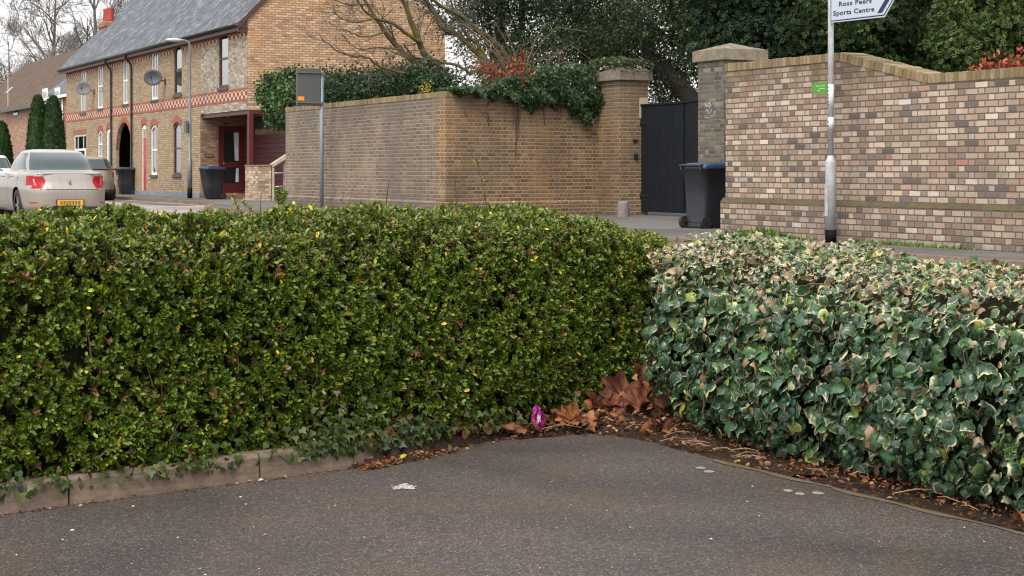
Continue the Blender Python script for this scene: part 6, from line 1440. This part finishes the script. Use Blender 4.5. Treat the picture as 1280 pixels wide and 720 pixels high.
m = MB(); limb(m, [Vector((0, 0, 0)), Vector((.1, 0, 1.2)), Vector((0, 0, 2.6))], .07, .03); m.build('stem', M_dark, ib)
# ---- clipped dark shrubbery standing behind the greyed wall
sh_ = thing('laurel_hedge', 'dark green hedge showing above the yellow lichened wall coping', 'hedge', at_t(470, 0, 22.5).xy.to_3d(), 0); q = Vector(sh_.location)
BL = []
for px in range(398, 560, 14):
    t = 12.4/(.6585+.7526*(px-640)/1200); BL.append((tuple(at_t(px, np.interp(px, [398, 480, 540, 560], [113, 108, 106, 112])+r4.normal()*1.5, t)-q), (.42, .4, .40), 1))
foliage(sh_, BL, 620, 24, (.11, .11, .09), (.05, .09), [(.018,.045,.018), (.03,.065,.022), (.012,.03,.014), (.07,.10,.035)], [3, 3, 2, .6], r4, T_OVAL, M_ivy, .2, .5, 'foliage')
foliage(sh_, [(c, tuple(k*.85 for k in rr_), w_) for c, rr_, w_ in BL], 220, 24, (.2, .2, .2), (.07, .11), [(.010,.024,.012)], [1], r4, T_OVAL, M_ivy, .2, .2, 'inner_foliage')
m = MB()
for c, _, _ in BL[::2]: limb(m, [Vector((c[0], c[1], 0)), Vector((c[0]+.1, c[1], 1.4)), Vector(c)], .04, .015)
m.build('stems', M_dark, sh_)
yb = thing('forsythia', 'small yellow flowering sprig at the wall corner under the bare tree', 'shrub', at_t(533, 0, 19.9).xy.to_3d(), 0); q = Vector(yb.location)
foliage(yb, [(tuple(at_t(533, 110, 19.9)-q), (.12, .12, .08), 1)], 14, 7, (.05, .05, .05), (.03, .05), [(.60,.45,.03), (.5,.42,.05), (.2,.22,.04)], [3, 2, 1], r4, T_OVAL, M_leaf, .1, .2, 'flowers')
m = MB(); limb(m, [Vector((0, 0, 0)), at_t(533, 112, 19.9)-q], .02, .008); m.build('stem', M_twig, yb)
# ---- red-leaved photinias
def photinia(label, px, t, blobs, ncl, sz, mixr):
    e = thing('photinia', label, 'shrub', at_t(px, 0, t).xy.to_3d(), 0); q = Vector(e.location); BL = [(tuple(at_t(x, y, t)-q), r_, w_) for x, y, r_, w_ in blobs]
    foliage(e, BL, ncl, 14, (.05, .05, .07), sz, [(.27,.03,.022), (.34,.07,.035), (.18,.025,.018), (.09,.14,.025), (.04,.08,.018)], mixr, r4, T_OVAL, M_leaf, -.5, .35, 'leaves')
    m = MB()
    for c, _, _ in BL: limb(m, [Vector((0, 0, 0)), Vector((c[0]*.3, c[1]*.3, c[2]*.5)), Vector(c)], .03, .01)
    m.build('stem', M_twig, e)
photinia('photinia with clusters of red new leaves above the return wall', 640, 19.4, [(652, 72, (.10, .15, .12), 1), (645, 86, (.16, .2, .13), 1.6), (655, 95, (.13, .2, .15), 1.5), (630, 96, (.14, .2, .12), 1), (614, 92, (.12, .2, .16), 1.1), (601, 88, (.1, .2, .15), .8), (612, 104, (.2, .2, .1), 1.2), (652, 108, (.25, .2, .1), 1.0)], 56, (.05, .085), [3, 3, 2, 1.1, 1.0])
photinia('bright red leaf tips just showing over the lower wall at the right edge', 1255, 12.4, [(1258, 86, (.22, .2, .07), 1), (1278, 82, (.16, .2, .10), 1), (1230, 89, (.12, .2, .05), .6), (1300, 82, (.2, .2, .1), 1)], 40, (.05, .09), [4, 4, 1, .3, .3])
# ---- cone conifers by the red house, and at the left edge
def cone(label, px, py_top, py_bot, t, rad, seed):
    z1 = EYE+(213-py_top)/1200*t; e = thing('cypress', label, 'tree', at_t(px, 0, t).xy.to_3d(), 0, 'clipped cypresses by the red house'); rg = np.random.default_rng(seed)
    n = 5200; h = rg.random(n)**.8; z = .15+h*(z1-.15); R = rad*np.sqrt(np.clip(1-h, .0, 1))**.85*(.9+.2*rg.random(n)); a_ = rg.random(n)*6.28
    P = np.stack([R*np.cos(a_), R*np.sin(a_), z], 1)*1.0; N = norm(np.stack([np.cos(a_), np.sin(a_), 0*a_+.3], 1)); D = norm(np.array([0, 0, 1.])+.4*N+.25*rg.normal(size=(n, 3)))
    leaf_mesh('foliage', P, D, N, .14+.12*rg.random(n), T_KITE, M_need, palette(n, [(.03,.07,.02), (.045,.095,.03), (.02,.045,.018)], [1, 1, 1], .3, rg), e)
    m = MB(); m.tube([(0, 0, 0), (0, 0, z1*.5), (0, 0, z1*.92)], [rad*.8, rad*.62, .03], 10); m.build('inner_growth', M_core, e)
cone('left and taller lit cypress of the pair before the red house', 47.5, 123, 200, 46, .60, 1); cone('right cypress of the pair, nearest the terrace', 66.5, 124, 200, 46, .66, 2); cone('cypress cut by the left edge of the picture', 1, 156, 200, 46, .62, 3)
# ---- bare trees against the sky, far left
def far_tree(label, px, t, hgt, lean, seed, r0=.38, lev=5):
    p = at_t(px, 213, t); e = thing('bare_tree', label, 'tree', (p.x, p.y, 0), 0, 'bare trees against the sky'); rg = np.random.default_rng(seed); m = MB(); tw = MB()
    pts = [Vector((0, 0, 0)), Vector((lean*.2, 0, hgt*.2)), Vector((lean*.5, .2, hgt*.38)), Vector((lean*.7, 0, hgt*.55)), Vector((lean, -.2, hgt*.78)), Vector((lean*1.1, 0, hgt*.97))]; m.tube(pts, [r0, r0*.85, r0*.7, r0*.5, r0*.3, r0*.1], 8, False)
    for i in range(16):
        f = rg.uniform(.3, .97); k = f*5; j = min(4, int(k)); a = pts[j].lerp(pts[j+1], k-j); an = i*2.4; e_ = Vector((math.cos(an)*.75, math.sin(an)*.75, .55+.5*f)).normalized()
        branch(m if f < .5 else tw, a, e_, hgt*.30*(1.12-f*.75), r0*(.46-.32*f), lev-1, rg, 0, (3, 4), .020, .48, .05)
    m.build('trunk', M_fart, e); tw.build('crown', M_fart, e)
M_fart = plain('hazy_bark', (.16,.145,.145), .95)
far_tree('tallest spreading bare tree against the sky above the tiled roofs', 60, 108, 22.0, .8, 5, .5); far_tree('bare tree rising behind the slate roof by the red chimney', 128, 100, 23.0, -.8, 8, .45)
far_tree('lower bare tree at the left side of the tall one', 26, 112, 16.5, -1.3, 12, .34); far_tree('thin bare tree between the tall one and the slate roof', 95, 118, 16.0, .5, 15, .32)
